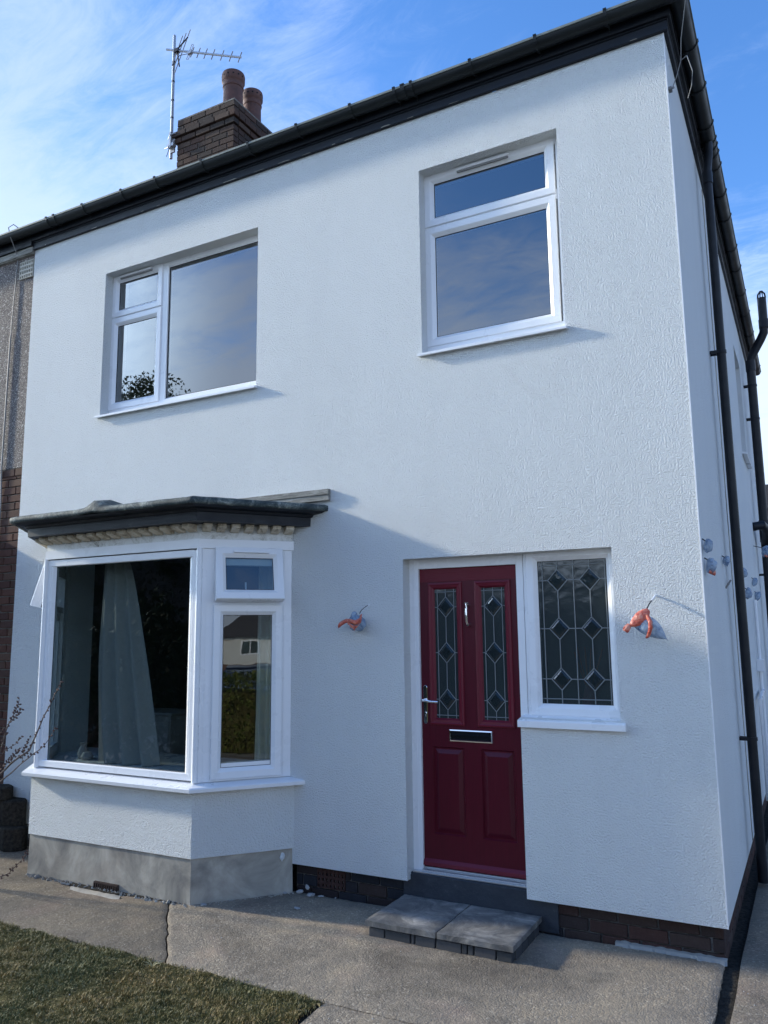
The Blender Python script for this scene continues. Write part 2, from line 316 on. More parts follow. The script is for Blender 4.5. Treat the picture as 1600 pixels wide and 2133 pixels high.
# glass: real coated double glazing, partly mirror, partly see-through
def glassmat(name, refl, tint, wave=.0015, wscale=3.5, rough=0.0, obscure=0):
    m = Mat(name); nt = m.nt; nt.nodes.remove(m.b); out = nt.nodes['Material Output']
    gl = nt.nodes.new('ShaderNodeBsdfGlossy'); gl.inputs['Roughness'].default_value = rough; gl.inputs[0].default_value = (1, 1, 1, 1)
    tr = nt.nodes.new('ShaderNodeBsdfTransparent'); tr.inputs[0].default_value = (*tint, 1)
    fr = nt.nodes.new('ShaderNodeLayerWeight'); fr.inputs[0].default_value = .5
    mr = nt.nodes.new('ShaderNodeMapRange'); mr.inputs[1].default_value = 0; mr.inputs[2].default_value = 1; mr.inputs[3].default_value = refl; mr.inputs[4].default_value = 1
    m.L(m.math('POWER', fr.outputs['Facing'], 4.0), mr.inputs[0]); mx = nt.nodes.new('ShaderNodeMixShader'); m.L(mr.outputs[0], mx.inputs[0])
    df_ = nt.nodes.new('ShaderNodeBsdfDiffuse'); df_.inputs[0].default_value = (.075, .10, .105, 1); m0 = nt.nodes.new('ShaderNodeMixShader'); m0.inputs[0].default_value = obscure
    m.L(tr.outputs[0], m0.inputs[1]); m.L(df_.outputs[0], m0.inputs[2]); m.L(m0.outputs[0], mx.inputs[1]); m.L(gl.outputs[0], mx.inputs[2]); m.L(mx.outputs[0], out.inputs[0])
    if wave:
        b = nt.nodes.new('ShaderNodeBump'); b.inputs['Distance'].default_value = wave; b.inputs['Strength'].default_value = 1; m.L(m.noise(wscale, 1.5, .5), b.inputs['Height']); m.L(b.outputs[0], gl.inputs['Normal'])
    return m.m
GLASS_UP = glassmat('upper_window_glass', .24, (.36, .42, .46), .0007, 2.4)
GLASS_BAY = glassmat('bay_window_glass', .10, (.48, .56, .58), .0006, 3)
GLASS_LEAD = glassmat('leaded_window_glass', .085, (.40, .48, .50), .002, 14, .12, .38)
GLASS_BEV = glassmat('bevelled_tile_glass', .05, (.40, .48, .52), 0, obscure=.2)
m = Mat('plastic_wrap', (.5, .58, .66), .22)
nt = m.nt; tr = nt.nodes.new('ShaderNodeBsdfTransparent'); mx = nt.nodes.new('ShaderNodeMixShader'); mx.inputs[0].default_value = .62
m.L(tr.outputs[0], mx.inputs[1]); m.L(m.b.outputs[0], mx.inputs[2]); m.L(mx.outputs[0], nt.nodes['Material Output'].inputs[0])
m.color(m.ramp(m.noise(24, 5, .7, 1), [(.35, (.08, .17, .32)), (.6, (.40, .52, .66))])); m.bump(m.noise(28, 4, .7, .8), .012, 1); WRAP = m.m

GZ = .11   # ground level by the house
# ------------------------------------------------------------------ brick pieces, shared meshes
def brick_mesh(name, sx, sy, sz, mat, bev=.004, jit=.0022, seed=0):
    rnd = random.Random(seed); bm = bmesh.new(); bmesh.ops.create_cube(bm, size=1)
    for v in bm.verts: v.co = Vector((v.co.x * sx + rnd.uniform(-jit, jit), v.co.y * sy, v.co.z * sz + rnd.uniform(-jit, jit)))
    bmesh.ops.bevel(bm, geom=bm.edges[:], offset=bev, segments=1, affect='EDGES')
    me = bpy.data.meshes.new(name); bm.to_mesh(me); bm.free(); me.materials.append(mat); return me
_bc = {}
def place_brick(parent, c, size, mat, rot=0, name='brick', seed=0):
    k = (round(size[0], 3), round(size[1], 3), round(size[2], 3), mat.name, seed % 4)
    if k not in _bc: _bc[k] = brick_mesh(name, *size, mat, seed=hash(k[:3]) % 999 + seed % 4)
    o = bpy.data.objects.new(name, _bc[k]); COL.objects.link(o); o.parent = parent; o.location = Vector(c) - base_of(parent)
    if rot: o.rotation_euler.z = rot
    return o
def course(x0, x1, L, j, off):
    """intervals of bricks of length L with joint j between x0 and x1, first joint shifted by off"""
    out = []; x = x0 - off
    while x < x1:
        a, b = max(x, x0), min(x + L, x1)
        if b - a > .03: out.append((a, b))
        x += L + j
    return out

# ------------------------------------------------------------------ ground (setting)
def grid_slab(name, mat, xl, xr, y0, y1, nx, ny, z=GZ, amp=.004, tag_s=True, seed=0, drop=.07):
    """slab between curves xl(v), xr(v), y0 at v=0, y1 at v=1, uneven top and chipped rim"""
    mb = MB(); rows = []
    for j in range(-1, ny + 2):
        v = min(max(j / ny, 0), 1); row = []
        for i in range(-1, nx + 2):
            u = min(max(i / nx, 0), 1); y = y0 + (y1 - y0) * v; x = xl(v) * (1 - u) + xr(v) * u
            rim = i < 0 or j < 0 or i > nx or j > ny
            h = amp * (noise.noise(Vector((x * 1.3, y * 1.3, seed))) * 2 + noise.noise(Vector((x * 6, y * 6, seed + 5))) * .9 + noise.noise(Vector((x * 22, y * 22, seed))) * .45)
            e = min(u * nx, (1 - u) * nx, v * ny, (1 - v) * ny)
            if e < .5: h -= .004 + .006 * abs(noise.noise(Vector((x * 14, y * 14, 3))))
            row.append((x, y, z + h - (drop if rim else 0)))
        rows.append(row)
    mb.sweep(rows); o = mb.build(name, mat, smooth=True); o['kind'] = 'structure'; return o
def jag(v, amp, k): return amp * (noise.noise(Vector((v * k, k, 1))) + .5 * noise.noise(Vector((v * k * 3.7, k, 7))))
ground = MB()
n = 60
rows = []
for j in range(n + 1):
    row = []
    for i in range(n + 1):
        a = (i / n * 2 - 1); b = (j / n * 2 - 1); x = 900 * a * abs(a) ** 1.8; y = 900 * b * abs(b) ** 1.8
        r_ = max(0, math.hypot(x - 1, y) - 12); z = GZ - .06
        if x > 8: z -= min(2.6, (x - 8) * .055)      # the land falls away to the right of the front garden
        row.append((x, y, z))
    rows.append(row)
ground.sweep(rows); go = ground.build('ground', FARG); go['kind'] = 'structure'
crackx = lambda v: -3.48 + 1.24 * (v - .445) + jag(v, .028, 6)
EDGE = -1.33
def crack_pt(v): # v from wall (0) to lawn (1)
    return crackx(v)
grid_slab('pavement', CONC_A, lambda v: -7.5, lambda v: crack_pt(v) - .006 - .006 * abs(jag(v, 1, 9)), .04, EDGE, 150, 50, seed=1, amp=.006)
grid_slab('pavement', CONC_B, lambda v: crack_pt(v) + .006, lambda v: -.035 + .03 * v + jag(v, .012, 8), .04, EDGE, 130, 50, seed=2, amp=.005)
grid_slab('pavement', CONC_B, lambda v: -1.745 + .35 * v + jag(v, .012, 5), lambda v: -.005 - .05 * v + jag(v, .01, 7), EDGE - .004, -7.4, 60, 130, seed=3)
grid_slab('path', CONC_C, lambda v: .045 + jag(v, .01, 9) + (.0 if v > .0 else 0), lambda v: 2.6, 9.5, -7.4, 60, 200, seed=4, amp=.005)
db = MB(); db.box(-8, 2.7, -8.2, 9.6, GZ - .058, GZ - .02); dbo = db.build('path_bedding', DIRT); dbo['kind'] = 'structure'
# lawn
lawn_r = lambda y: -1.76 + .35 * max(0, (EDGE - y)) / 6 + .012 * math.sin(y * 9)
lm = MB(); rows = []
for j in range(61):
    y = EDGE - .012 - (j / 60) ** 1.4 * 6; xr = lawn_r(y) - .015; row = []
    for i in range(101):
        x = xr - (i / 100) ** 1.3 * 7; row.append((x, y + .012 * noise.noise(Vector((x * 7, y * 2, 0))), GZ + .004 + .016 * noise.noise(Vector((x * 3, y * 3, 0))) + .008 * noise.noise(Vector((x * 13, y * 13, 0)))))
    rows.append(row)
lm.sweep(rows); lo = lm.build('lawn', SOIL, smooth='all'); lo['kind'] = 'structure'
def grass(n, xa, xb, ya, yb, h0, name, w=.0016):
    rs = np.random.RandomState(3); x = rs.uniform(xa, xb, n); y = rs.uniform(ya, yb, n)
    keep = (x < np.array([lawn_r(v) for v in y]) + rs.uniform(-.03, .02, n)) & (y < EDGE + np.array([.022 * noise.noise(Vector((a * 5, 1, 0))) + .014 * noise.noise(Vector((a * 19, 2, 0))) for a in x]) + rs.uniform(-.02, .012, n)); x = x[keep]; y = y[keep]; n = len(x)
    clump = np.array([noise.noise(Vector((a * 9, b * 9, 2))) + .6 * noise.noise(Vector((a * 2.2, b * 2.2, 4))) for a, b in zip(x, y)])
    zb = np.array([GZ + .002 + .016 * noise.noise(Vector((a * 3, b * 3, 0))) + .008 * noise.noise(Vector((a * 13, b * 13, 0))) for a, b in zip(x, y)])
    h = h0 * (1 + .9 * clump) * rs.uniform(.45, 1.25, n); h = np.maximum(h, .006)
    an = rs.uniform(0, 2 * np.pi, n); ln = rs.uniform(.2, 1.25, n) * h; ww = w * rs.uniform(.7, 1.5, n)
    dx, dy = np.cos(an), np.sin(an); px, py = -dy * ww, dx * ww
    V = np.empty((n, 5, 3))
    V[:, 0] = np.c_[x - px, y - py, zb - .004]; V[:, 1] = np.c_[x + px, y + py, zb - .004]
    mx, my = x + dx * ln * .35, y + dy * ln * .35
    V[:, 2] = np.c_[mx + px * .7, my + py * .7, zb + h * .6]; V[:, 3] = np.c_[mx - px * .7, my - py * .7, zb + h * .6]
    V[:, 4] = np.c_[x + dx * ln, y + dy * ln, zb + h]
    idx = np.arange(n)[:, None] * 5
    q = (idx + np.array([0, 1, 2, 3])).ravel(); t = (idx + np.array([3, 2, 4])).ravel()
    me = bpy.data.meshes.new(name); me.vertices.add(n * 5); me.vertices.foreach_set('co', V.ravel())
    me.loops.add(n * 7); me.loops.foreach_set('vertex_index', np.concatenate([q, t]).astype(np.int32))
    me.polygons.add(n * 2); me.polygons.foreach_set('loop_start', np.concatenate([np.arange(n) * 4, n * 4 + np.arange(n) * 3]).astype(np.int32))
    me.update(calc_edges=True); me.materials.append(GRASS); o = bpy.data.objects.new(name, me); COL.objects.link(o); o['kind'] = 'stuff'; return o
gg = grass(170000, -5.4, -1.5, -2.75, EDGE + .04, .0135, 'grass'); tag(gg, 'short mossy lawn grass along the concrete path edge', 'grass')
gg = grass(30000, -8, -1.2, -7, -2.75, .022, 'grass', .004); tag(gg, 'lawn grass of the front garden nearer the road', 'grass')

# ------------------------------------------------------------------ the white house
HL = -6.01; HD = 8.4; ZT = 5.734
house = thing('white_house', 'white rendered house with bay window, ruby red door and black gutters', 'house', (-3, 4, GZ))
def wall_plane(holes, x0, x1, z0, z1, ya, yb, mat, name, parent, swap=False):
    """wall slab from depth ya (outside) to yb with rectangular holes; swap: runs along y at x"""
    T = (lambda p: (-p[1], p[0], p[2])) if swap else None
    mb = MB(T); xs = sorted({x0, x1, *[h[0] for h in holes], *[h[1] for h in holes]}); zs = sorted({z0, z1, *[h[2] for h in holes], *[h[3] for h in holes]})
    ins = lambda x, z: any(h[0] < x < h[1] and h[2] < z < h[3] for h in holes)
    for a, b in zip(xs, xs[1:]):
        for c, d in zip(zs, zs[1:]):
            if not ins((a + b) / 2, (c + d) / 2):
                mb.face([(a, ya, c), (b, ya, c), (b, ya, d), (a, ya, d)]); mb.face([(a, yb, c), (a, yb, d), (b, yb, d), (b, yb, c)])
    nx_, nz_ = len(xs) - 1, len(zs) - 1
    fill = lambda i, j: 0 <= i < nx_ and 0 <= j < nz_ and not ins((xs[i] + xs[i + 1]) / 2, (zs[j] + zs[j + 1]) / 2)
    for i in range(nx_ + 1):
        for j in range(nz_ + 1):
            if j < nz_ and fill(i - 1, j) != fill(i, j): mb.face([(xs[i], ya, zs[j]), (xs[i], ya, zs[j + 1]), (xs[i], yb, zs[j + 1]), (xs[i], yb, zs[j])])
            if i < nx_ and fill(i, j - 1) != fill(i, j): mb.face([(xs[i], ya, zs[j]), (xs[i + 1], ya, zs[j]), (xs[i + 1], yb, zs[j]), (xs[i], yb, zs[j])])
    me_o = mb.build(name, mat, parent); return me_o
UR = (-1.767, -.727, 3.885, 5.304); UL = (-4.995, -3.24, 3.885, 5.251); DR = (-1.946, -1.132, .30, 2.42); DW = (-1.132, -.513, 1.375, 2.42)
BAYH = (-5.28, -2.98, .42, 2.62)
wall_plane([UR, UL, DR, DW, BAYH], HL, 0, .30, ZT, 0, .28, RENDER, 'front_wall', house)
sidewin = (4.78, 5.75, 3.93, 5.2)
wall_plane([sidewin], .282, HD, .30, ZT, 0, .28, RENDER, 'side_wall', house, True)
wall_plane([(-4.6, -3.4, 3.9, 5.1)], HL, -.282, .30, ZT, HD, HD - .28, RENDER, 'back_wall', house)
# party wall / interiors
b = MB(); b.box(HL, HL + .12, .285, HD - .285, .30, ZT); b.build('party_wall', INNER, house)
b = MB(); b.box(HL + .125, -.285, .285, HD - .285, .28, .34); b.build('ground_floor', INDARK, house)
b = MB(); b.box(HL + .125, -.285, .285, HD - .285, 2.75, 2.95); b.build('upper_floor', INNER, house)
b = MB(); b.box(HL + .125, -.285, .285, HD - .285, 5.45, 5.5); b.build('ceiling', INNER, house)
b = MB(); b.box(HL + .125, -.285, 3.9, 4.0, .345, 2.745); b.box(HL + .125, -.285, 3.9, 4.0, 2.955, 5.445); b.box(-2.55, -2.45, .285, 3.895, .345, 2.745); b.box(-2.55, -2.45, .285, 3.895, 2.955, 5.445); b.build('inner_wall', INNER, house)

# corner bead (slightly brighter arris)
b = MB(); b.box(-.004, .0025, -.0025, .004, .30, ZT); b.build('corner_bead', UPVC, house)
# ---- brick plinth, front and side, every brick a piece
def plinth(parent, tarzone):
    pw = MB(); pw.box(-2.87, -.06, .075, .28, GZ - .1, .30); o = pw.build('plinth', MORTAR_D, parent)
    zs = [(.225, .30), (.15, .2175), (.0775, .1425)]
    s = 0
    for r, (a, c) in enumerate(zs):
        for (xa, xb) in course(-2.86, -.03, .215, .011, (.12 if r % 2 else .0) + .05 * r):
            s += 1
            if xb > -2.69 and xa < -2.455 and r < 2:      # air brick hole
                if xa < -2.69: xb = -2.69
                elif xb > -2.455: xa = -2.455
                else: continue
                if xb - xa < .03: continue
            if xb - xa < .03: continue
            tar = tarzone[0] < (xa + xb) / 2 < tarzone[1] and not (-2.39 < (xa + xb) / 2 < -2.2 and r == 1)
            place_brick(o, ((xa + xb) / 2, .0645 + .02, (a + c) / 2), (xb - xa, .05, c - a), BRICK_TAR if tar else BRICK_HOUSE, 0, 'brick', s)
    o2b = MB(); o2b.box(-.28, -.085, .285, HD, GZ - .1, .298); o2 = o2b.build('side_plinth', MORTAR_D, parent)
    for r, (a, c) in enumerate(zs):
        for (ya, yb) in course(.06, HD, .215, .011, (.12 if r % 2 else .0)):
            s += 1; place_brick(o2, (-.055, (ya + yb) / 2, (a + c) / 2), (yb - ya, .05, c - a), BRICK_HOUSE, R(90), 'brick', s)
    return o
PL = plinth(house, (-2.9, -.96))
# painted bitumen below the threshold
b = MB(); b.prism_y([(-2.0, .30), (-2.0, GZ), (-.955, GZ), (-.955, .2995), (-1.128, .2995), (-1.128, .318), (-1.15, .333), (-1.9, .343), (-1.945, .33)], .048, .09)
TARM = None
tarm = Mat('bitumen_paint', (.02, .027, .04), .5); tarm.bump(tarm.noise(14, 6), .012, .6); tarm.color(tarm.ramp(tarm.noise(9, 8, .75), [(.35, (.018, .024, .036)), (.62, (.03, .038, .05)), (.74, (.10, .115, .13))]))
TARM = tarm.m
b.build('bitumen_upstand', tarm.m, house, bevel=.003)
b = MB(); b.box(-1.945, -1.135, .055, .28, .345 - .035, .343); b.build('door_sill_bed', tarm.m, house)
# terracotta air brick with square holes
def airbrick(x0, x1, z0, z1, yf, nx, nz, mat, parent, name='air_brick', wf=.5, T=None):
    mb = MB(T); dx = (x1 - x0) / nx; dz = (z1 - z0) / nz; t = dx * (1 - wf) / 2; tz = dz * (1 - wf) / 2
    for i in range(nx + 1):
        x = x0 + i * dx; a = max(x0, x - t); c = min(x1, x + t); mb.box(a, c, yf, yf + .03, z0, z1)
    for j in range(nz + 1):
        z = z0 + j * dz; a = max(z0, z - tz); c = min(z1, z + tz)
        for i in range(nx): mb.box(x0 + i * dx + t, x0 + (i + 1) * dx - t, yf + .0005, yf + .03, a, c)
    o = mb.build(name, mat, parent, bevel=.0015); h = MB(T); h.box(x0, x1, yf + .032, yf + .034, z0, z1); hb = h.build('vent_backing', HOLE); attach(hb, o) ; return o
airbrick(-2.685, -2.46, .150, .30, .056, 7, 4, BRICK_HOUSE, house)

# ---- window frames
SASH = [(0, .0), (.0, -.022), (.004, -.026), (.046, -.026), (.052, -.022), (.072, -.004), (.074, .0), (.074, .03), (0, .03)]
def sash(rect, y, parent, glass, T=None, name='sash', w=1.0, nm='pane'):
    prof = [(i * w, y + d) for i, d in SASH]
    o = MB(T).ring(rect, prof).build(name, UPVC, parent)
    x0, x1, z0, z1 = rect; i = .074 * w
    MB(T).ring((x0 + i - .0045, x1 - i + .0045, z0 + i - .0045, z1 - i + .0045), [(0, y - .002), (.007, y - .0015), (.007, y + .004), (0, y + .004)]).build('gasket', GASKET, o)
    g = MB(T); g.face([(x0 + i - .01, y + .002, z0 + i - .01), (x1 - i + .01, y + .002, z0 + i - .01), (x1 - i + .01, y + .002, z1 - i + .01), (x0 + i - .01, y + .002, z1 - i + .01)])
    if o.parent and o.parent.parent and o.parent.parent.parent: pass
    g.build(nm, glass, o); return o
def trickle(x0, x1, z, y, parent, T=None):
    b = MB(T); b.box(x0, x1, y - .018, y, z, z + .018); o = b.build('trickle_vent', UPVC, parent, bevel=.002); b = MB(T); b.box(x0 + .004, x1 - .004, y - .012, y - .0005, z - .014, z - .001)
    if parent.parent.name.startswith('window'): b.build('vent_slot', CABLEG, parent)
    return o
def outer_frame(rect, w, y0, y1, bars, parent, name='window', T=None, mat=None):
    mb = MB(T); mb.ring(rect, [(0, y0), (w - .006, y0), (w, y0 + .006), (w, y1), (0, y1)])
    x0, x1, z0, z1 = rect
    for bx in bars:
        mb.box(*bx)
    return mb.build(name, mat or UPVC, parent, bevel=.0015)
# upper right window
FY = .125
w = outer_frame((-1.80, -.70, 3.90, 5.335), .07, FY - .02, FY + .045, [(-1.73, -.77, FY - .018, FY + .04, 4.855, 4.925)], house)
s1 = sash((-1.770, -.777, 4.893, 5.31), FY - .004, w, GLASS_UP); s2 = sash((-1.770, -.779, 3.965, 4.882), FY - .004, w, GLASS_UP)
trickle(-1.50, -1.10, 5.268, FY - .03, s1)
def sillpiece(x0, x1, zf, parent, ytip=-.04, zb=None, yb=.105, th=.018, T=None):
    mb = MB(T); zb = zb or zf + .028
    mb.sweep([[(x, yb, zb), (x, ytip + .006, zf + .002), (x, ytip, zf - .003), (x, ytip, zf - th), (x, ytip + .01, zf - th - .001), (x, ytip + .012, zf - th + .006), (x, yb, zf - .012), (x, yb, zb)] for x in (x0, x1)])
    idx0 = [(yb, zb), (ytip + .006, zf + .002), (ytip, zf - .003), (ytip, zf - th), (ytip + .01, zf - th - .001), (ytip + .012, zf - th + .006), (yb, zf - .012)]
    for x in (x0, x1): mb.face([(x, *p) for p in idx0])
    return mb.build('window_sill', UPVC, parent)
sillpiece(-1.787, -.713, 3.876, w)
# upper left window
w = outer_frame((-5.03, -3.205, 3.90, 5.285), .07, FY - .02, FY + .045, [(-4.388, -4.318, FY - .018, FY + .042, 3.965, 5.22), (-4.96, -4.39, FY - .017, FY + .04, 4.82, 4.875)], house)
s1 = sash((-5.008, -4.384, 4.849, 5.262), FY - .004, w, GLASS_UP); sash((-5.008, -4.384, 3.958, 4.838), FY - .004, w, GLASS_UP)
trickle(-4.90, -4.50, 5.222, FY - .03, s1)
MB().ring((-4.352, -3.27, 3.945, 5.238), [(0, FY - .02), (.012, FY - .019), (.034, FY - .004), (.036, FY + .02), (0, FY + .02)]).build('glazing_bead', UPVC, w)
g = MB(); g.face([(-4.33, FY + .001, 3.96), (-3.28, FY + .001, 3.96), (-3.28, FY + .001, 5.22), (-4.33, FY + .001, 5.22)]); g.build('pane', GLASS_UP, w)
MB().ring((-4.318, -3.304, 3.979, 5.204), [(0, FY - .004), (.006, FY - .003), (.006, FY + .0005), (0, FY + .0005)]).build('gasket', GASKET, w)
sillpiece(-5.02, -3.228, 3.878, w)
# side upstairs window
TS = lambda p: (-p[1], p[0], p[2])
w = outer_frame((4.75, 5.78, 3.95, 5.22), .07, FY - .02, FY + .045, [], house, T=TS); sash((4.8, 5.73, 4.0, 5.17), FY - .004, w, GLASS_UP, T=TS)
sillpiece(4.76, 5.77, 3.90, w, T=TS, ytip=-.05)
# curtains / blinds upstairs: pale reveals only
# ---- front door with leaded side window
DY = .13
w = MB(); w.box(-1.965, -1.877, DY - .028, DY + .03, .345, 2.43); w.box(-1.1625, -1.1145, DY - .028, DY + .03, .345, 2.43); w.box(-1.8765, -1.163, DY - .0275, DY + .03, 2.354, 2.43); w.box(-1.912, -1.905, DY - .031, DY - .027, .35, 2.42)
df = w.build('door_frame', UPVC, house, bevel=.001)
b = MB(); b.box(-1.935, -1.12, .06, .135, .343, .352); b.box(-1.875, -1.165, .075, .135, .3525, .362); b.box(-1.875, -1.165, .12, .16, .3625, .371); b.build('threshold', ALU, df, bevel=.001)
# door leaf: stiles, rails, recessed glass openings, raised lower panels
G1 = (-1.768, -1.604, 1.335, 2.211); G2 = (-1.422, -1.256, 1.335, 2.211)
LX0, LX1, LZ0, LZ1 = -1.880, -1.158, .372, 2.358
mb = MB(); xs = [LX0, G1[0] - .01, G1[1] + .01, G2[0] - .01, G2[1] + .01, LX1]; zs = [LZ0, G1[2] - .01, G1[3] + .01, LZ1]
for i in range(5):
    for j in range(3):
        if j == 1 and i in (1, 3): continue
        if j == 2: continue
        mb.box(xs[i], xs[i + 1], DY - .004, DY + .035, zs[j], zs[j + 1])
mb = MB()
def rect_with_holes(mb, x0, x1, z0, z1, holes, y0, y1):
    xs = sorted({x0, x1, *[h[0] for h in holes], *[h[1] for h in holes]}); zs = sorted({z0, z1, *[h[2] for h in holes], *[h[3] for h in holes]})
    for a, b in zip(xs, xs[1:]):
        for c, d in zip(zs, zs[1:]):
            if not any(h[0] < (a + b) / 2 < h[1] and h[2] < (c + d) / 2 < h[3] for h in holes):
                mb.face([(a, y0, c), (b, y0, c), (b, y0, d), (a, y0, d)]); mb.face([(a, y1, c), (b, y1, c), (b, y1, d), (a, y1, d)])
    for (a, b, c, d) in list(holes) + [(x0, x1, z0, z1)]:
        for p, q in (((a, c), (b, c)), ((b, c), (b, d)), ((b, d), (a, d)), ((a, d), (a, c))): mb.face([(p[0], y0, p[1]), (q[0], y0, q[1]), (q[0], y1, q[1]), (p[0], y1, p[1])])
g1h = (G1[0] - .012, G1[1] + .012, G1[2] - .012, G1[3] + .012); g2h = (G2[0] - .012, G2[1] + .012, G2[2] - .012, G2[3] + .012)
p1 = (-1.800, -1.572, .585, 1.150); p2 = (-1.452, -1.222, .585, 1.150)
rect_with_holes(mb, LX0, LX1, LZ0, LZ1, [g1h, g2h, p1, p2], DY - .006, DY + .036)
door = mb.build('door', DOOR, house)
for pr in (p1, p2):
    mb = MB(); mb.ring(pr, [(0, DY - .006), (.008, DY + .006), (.016, DY + .006), (.042, DY - .008), (.043, DY - .0085)], close=False)
    x0, x1, z0, z1 = pr; i = .043; mb.face([(x0 + i, DY - .0085, z0 + i), (x1 - i, DY - .0085, z0 + i), (x1 - i, DY - .0085, z1 - i), (x0 + i, DY - .0085, z1 - i)]); mb.build('raised_panel', DOOR, door)
b = MB(); b.box(LX0 + .004, LX1 - .004, DY - .0075, DY - .0062, 2.262, 2.352); b.build('top_rail', DOORH, door)
b = MB(); b.sweep([[(x, DY - .006, .425), (x, DY - .022, .405), (x, DY - .026, .385), (x, DY - .006, .380)] for x in (LX0 + .002, LX1 - .002)]); b.build('weather_bar', DOORM, door)
def came_lines(mb, segs, y, r=.0032):
    for (a, b_) in segs: mb.tube([(a[0], y, a[1]), (b_[0], y, b_[1])], r, 6)
def bevel_tile(cx, cz, hw, hh, y, parent, T=None):
    mb = MB(T); o = [(cx, cz - hh), (cx + hw, cz), (cx, cz + hh), (cx - hw, cz)]; k = .68
    inn = [(cx + (p[0] - cx) * k, cz + (p[1] - cz) * k) for p in o]
    for q in range(4): mb.face([(o[q][0], y, o[q][1]), (o[(q + 1) % 4][0], y, o[(q + 1) % 4][1]), (inn[(q + 1) % 4][0], y - .008, inn[(q + 1) % 4][1]), (inn[q][0], y - .008, inn[q][1])])
    mb.face([(p[0], y - .008, p[1]) for p in inn]); mb.build('bevelled_tile', GLASS_BEV, parent)
for G in (G1, G2):
    mo = MB(); oo = (G[0] - .046, G[1] + .046, G[2] - .043, G[3] + .043)
    mo.ring(oo, [(0, DY - .006), (.003, DY - .016), (.012, DY - .019), (.018, DY - .014), (.034, DY - .012), (.046, DY + .002), (.046, DY + .012), (0, DY + .012)]); mo.build('glazing_moulding', DOORM, door)
    g = MB(); g.face([(G[0] - .01, DY + .006, G[2] - .01), (G[1] + .01, DY + .006, G[2] - .01), (G[1] + .01, DY + .006, G[3] + .01), (G[0] - .01, DY + .006, G[3] + .01)]); g.build('pane', GLASS_LEAD, door)
    cx = (G[0] + G[1]) / 2; cm = MB(); yl = DY + .004; segs = []
    xa, xb = G[0] + .020, G[1] - .020; zt, zb = G[3] - .022, G[2] + .022
    for x in (xa, xb): segs.append(((x, G[2]), (x, G[3])))
    for z in (zt, zb): segs.append(((G[0], z), (G[1], z)))
    ds = [2.085, 1.775, 1.462]; hw, hh = .062, .070; prev = G[3]
    for z in ds:
        segs += [((cx, prev), (cx, z + hh)), ((cx, z + hh), (cx + hw, z)), ((cx + hw, z), (cx, z - hh)), ((cx, z - hh), (cx - hw, z)), ((cx - hw, z), (cx, z + hh)), ((G[0], z), (cx - hw, z)), ((cx + hw, z), (G[1], z))]; prev = z - hh
        bevel_tile(cx, z, hw - .004, hh - .004, yl, door)
    segs.append(((cx, prev), (cx, G[2]))); came_lines(cm, segs, yl - .001, .0028); cm.build('leading', CAME, door)
# letter plate
b = MB(); b.ring((-1.673, -1.367, 1.190, 1.268), [(0, DY - .006), (.001, DY - .014), (.008, DY - .016), (.011, DY - .010), (.011, DY - .006)]); b.build('letter_plate', CHROME, door)
b = MB(); b.box(-1.661, -1.379, DY - .012, DY - .0065, 1.203, 1.255); b.prism_y([(-1.655, 1.256), (-1.385, 1.256), (-1.385, 1.236), (-1.655, 1.236)], DY - .018, DY - .0125)
bk = Mat('dark_chrome', (.05, .055, .07), .16, .9); b.build('letter_flap', bk.m, door, bevel=.001)
# knocker
b = MB(); b.lathe(0, 0, [(0, 0)], 4) if False else None
kn = MB()
for z in (2.092, 1.962): kn.tube([(-1.512, DY - .005, z), (-1.512, DY - .012, z), (-1.512, DY - .03, z)], [.017, .017, .010], 14)
kn.tube([(-1.512, DY - .03, 2.098), (-1.512, DY - .048, 2.10), (-1.512, DY - .05, 2.07), (-1.512, DY - .055, 2.03), (-1.512, DY - .05, 1.99), (-1.512, DY - .036, 1.968)], [.007, .008, .007, .009, .008, .009], 10)
kn.tube([(-1.526, DY - .045, 2.106), (-1.498, DY - .045, 2.106)], .006, 8)
kn.build('door_knocker', CHROME, door, smooth=True)
# lever handle
hd = MB(); pts = []
for k in range(9): a = math.pi * k / 8; pts.append((-1.846 + .0145 * math.cos(a), 1.54 + .0145 * math.sin(a)))
for k in range(9): a = math.pi + math.pi * k / 8; pts.append((-1.846 + .0145 * math.cos(a), 1.313 + .0145 * math.sin(a)))
hd.prism_y(pts, DY - .015, DY - .0062); ho = hd.build('door_handle', CHROME, door, bevel=.002)
hd = MB(); hd.tube([(-1.846, DY - .012, 1.455), (-1.846, DY - .05, 1.455)], .0095, 12); hd.tube([(-1.850, DY - .05, 1.456), (-1.83, DY - .053, 1.456), (-1.79, DY - .053, 1.449), (-1.735, DY - .05, 1.447)], [.0085, .0095, .008, .0085], 10, sq=1); hd.build('handle_lever', CHROME, door, smooth=True)
hd = MB(); hd.tube([(-1.846, DY - .015, 1.368), (-1.846, DY - .021, 1.368)], .0085, 12); hd.box(-1.8485, -1.8435, DY - .0195, DY - .015, 1.345, 1.362); hd.build('lock_cylinder', CHROME, door)
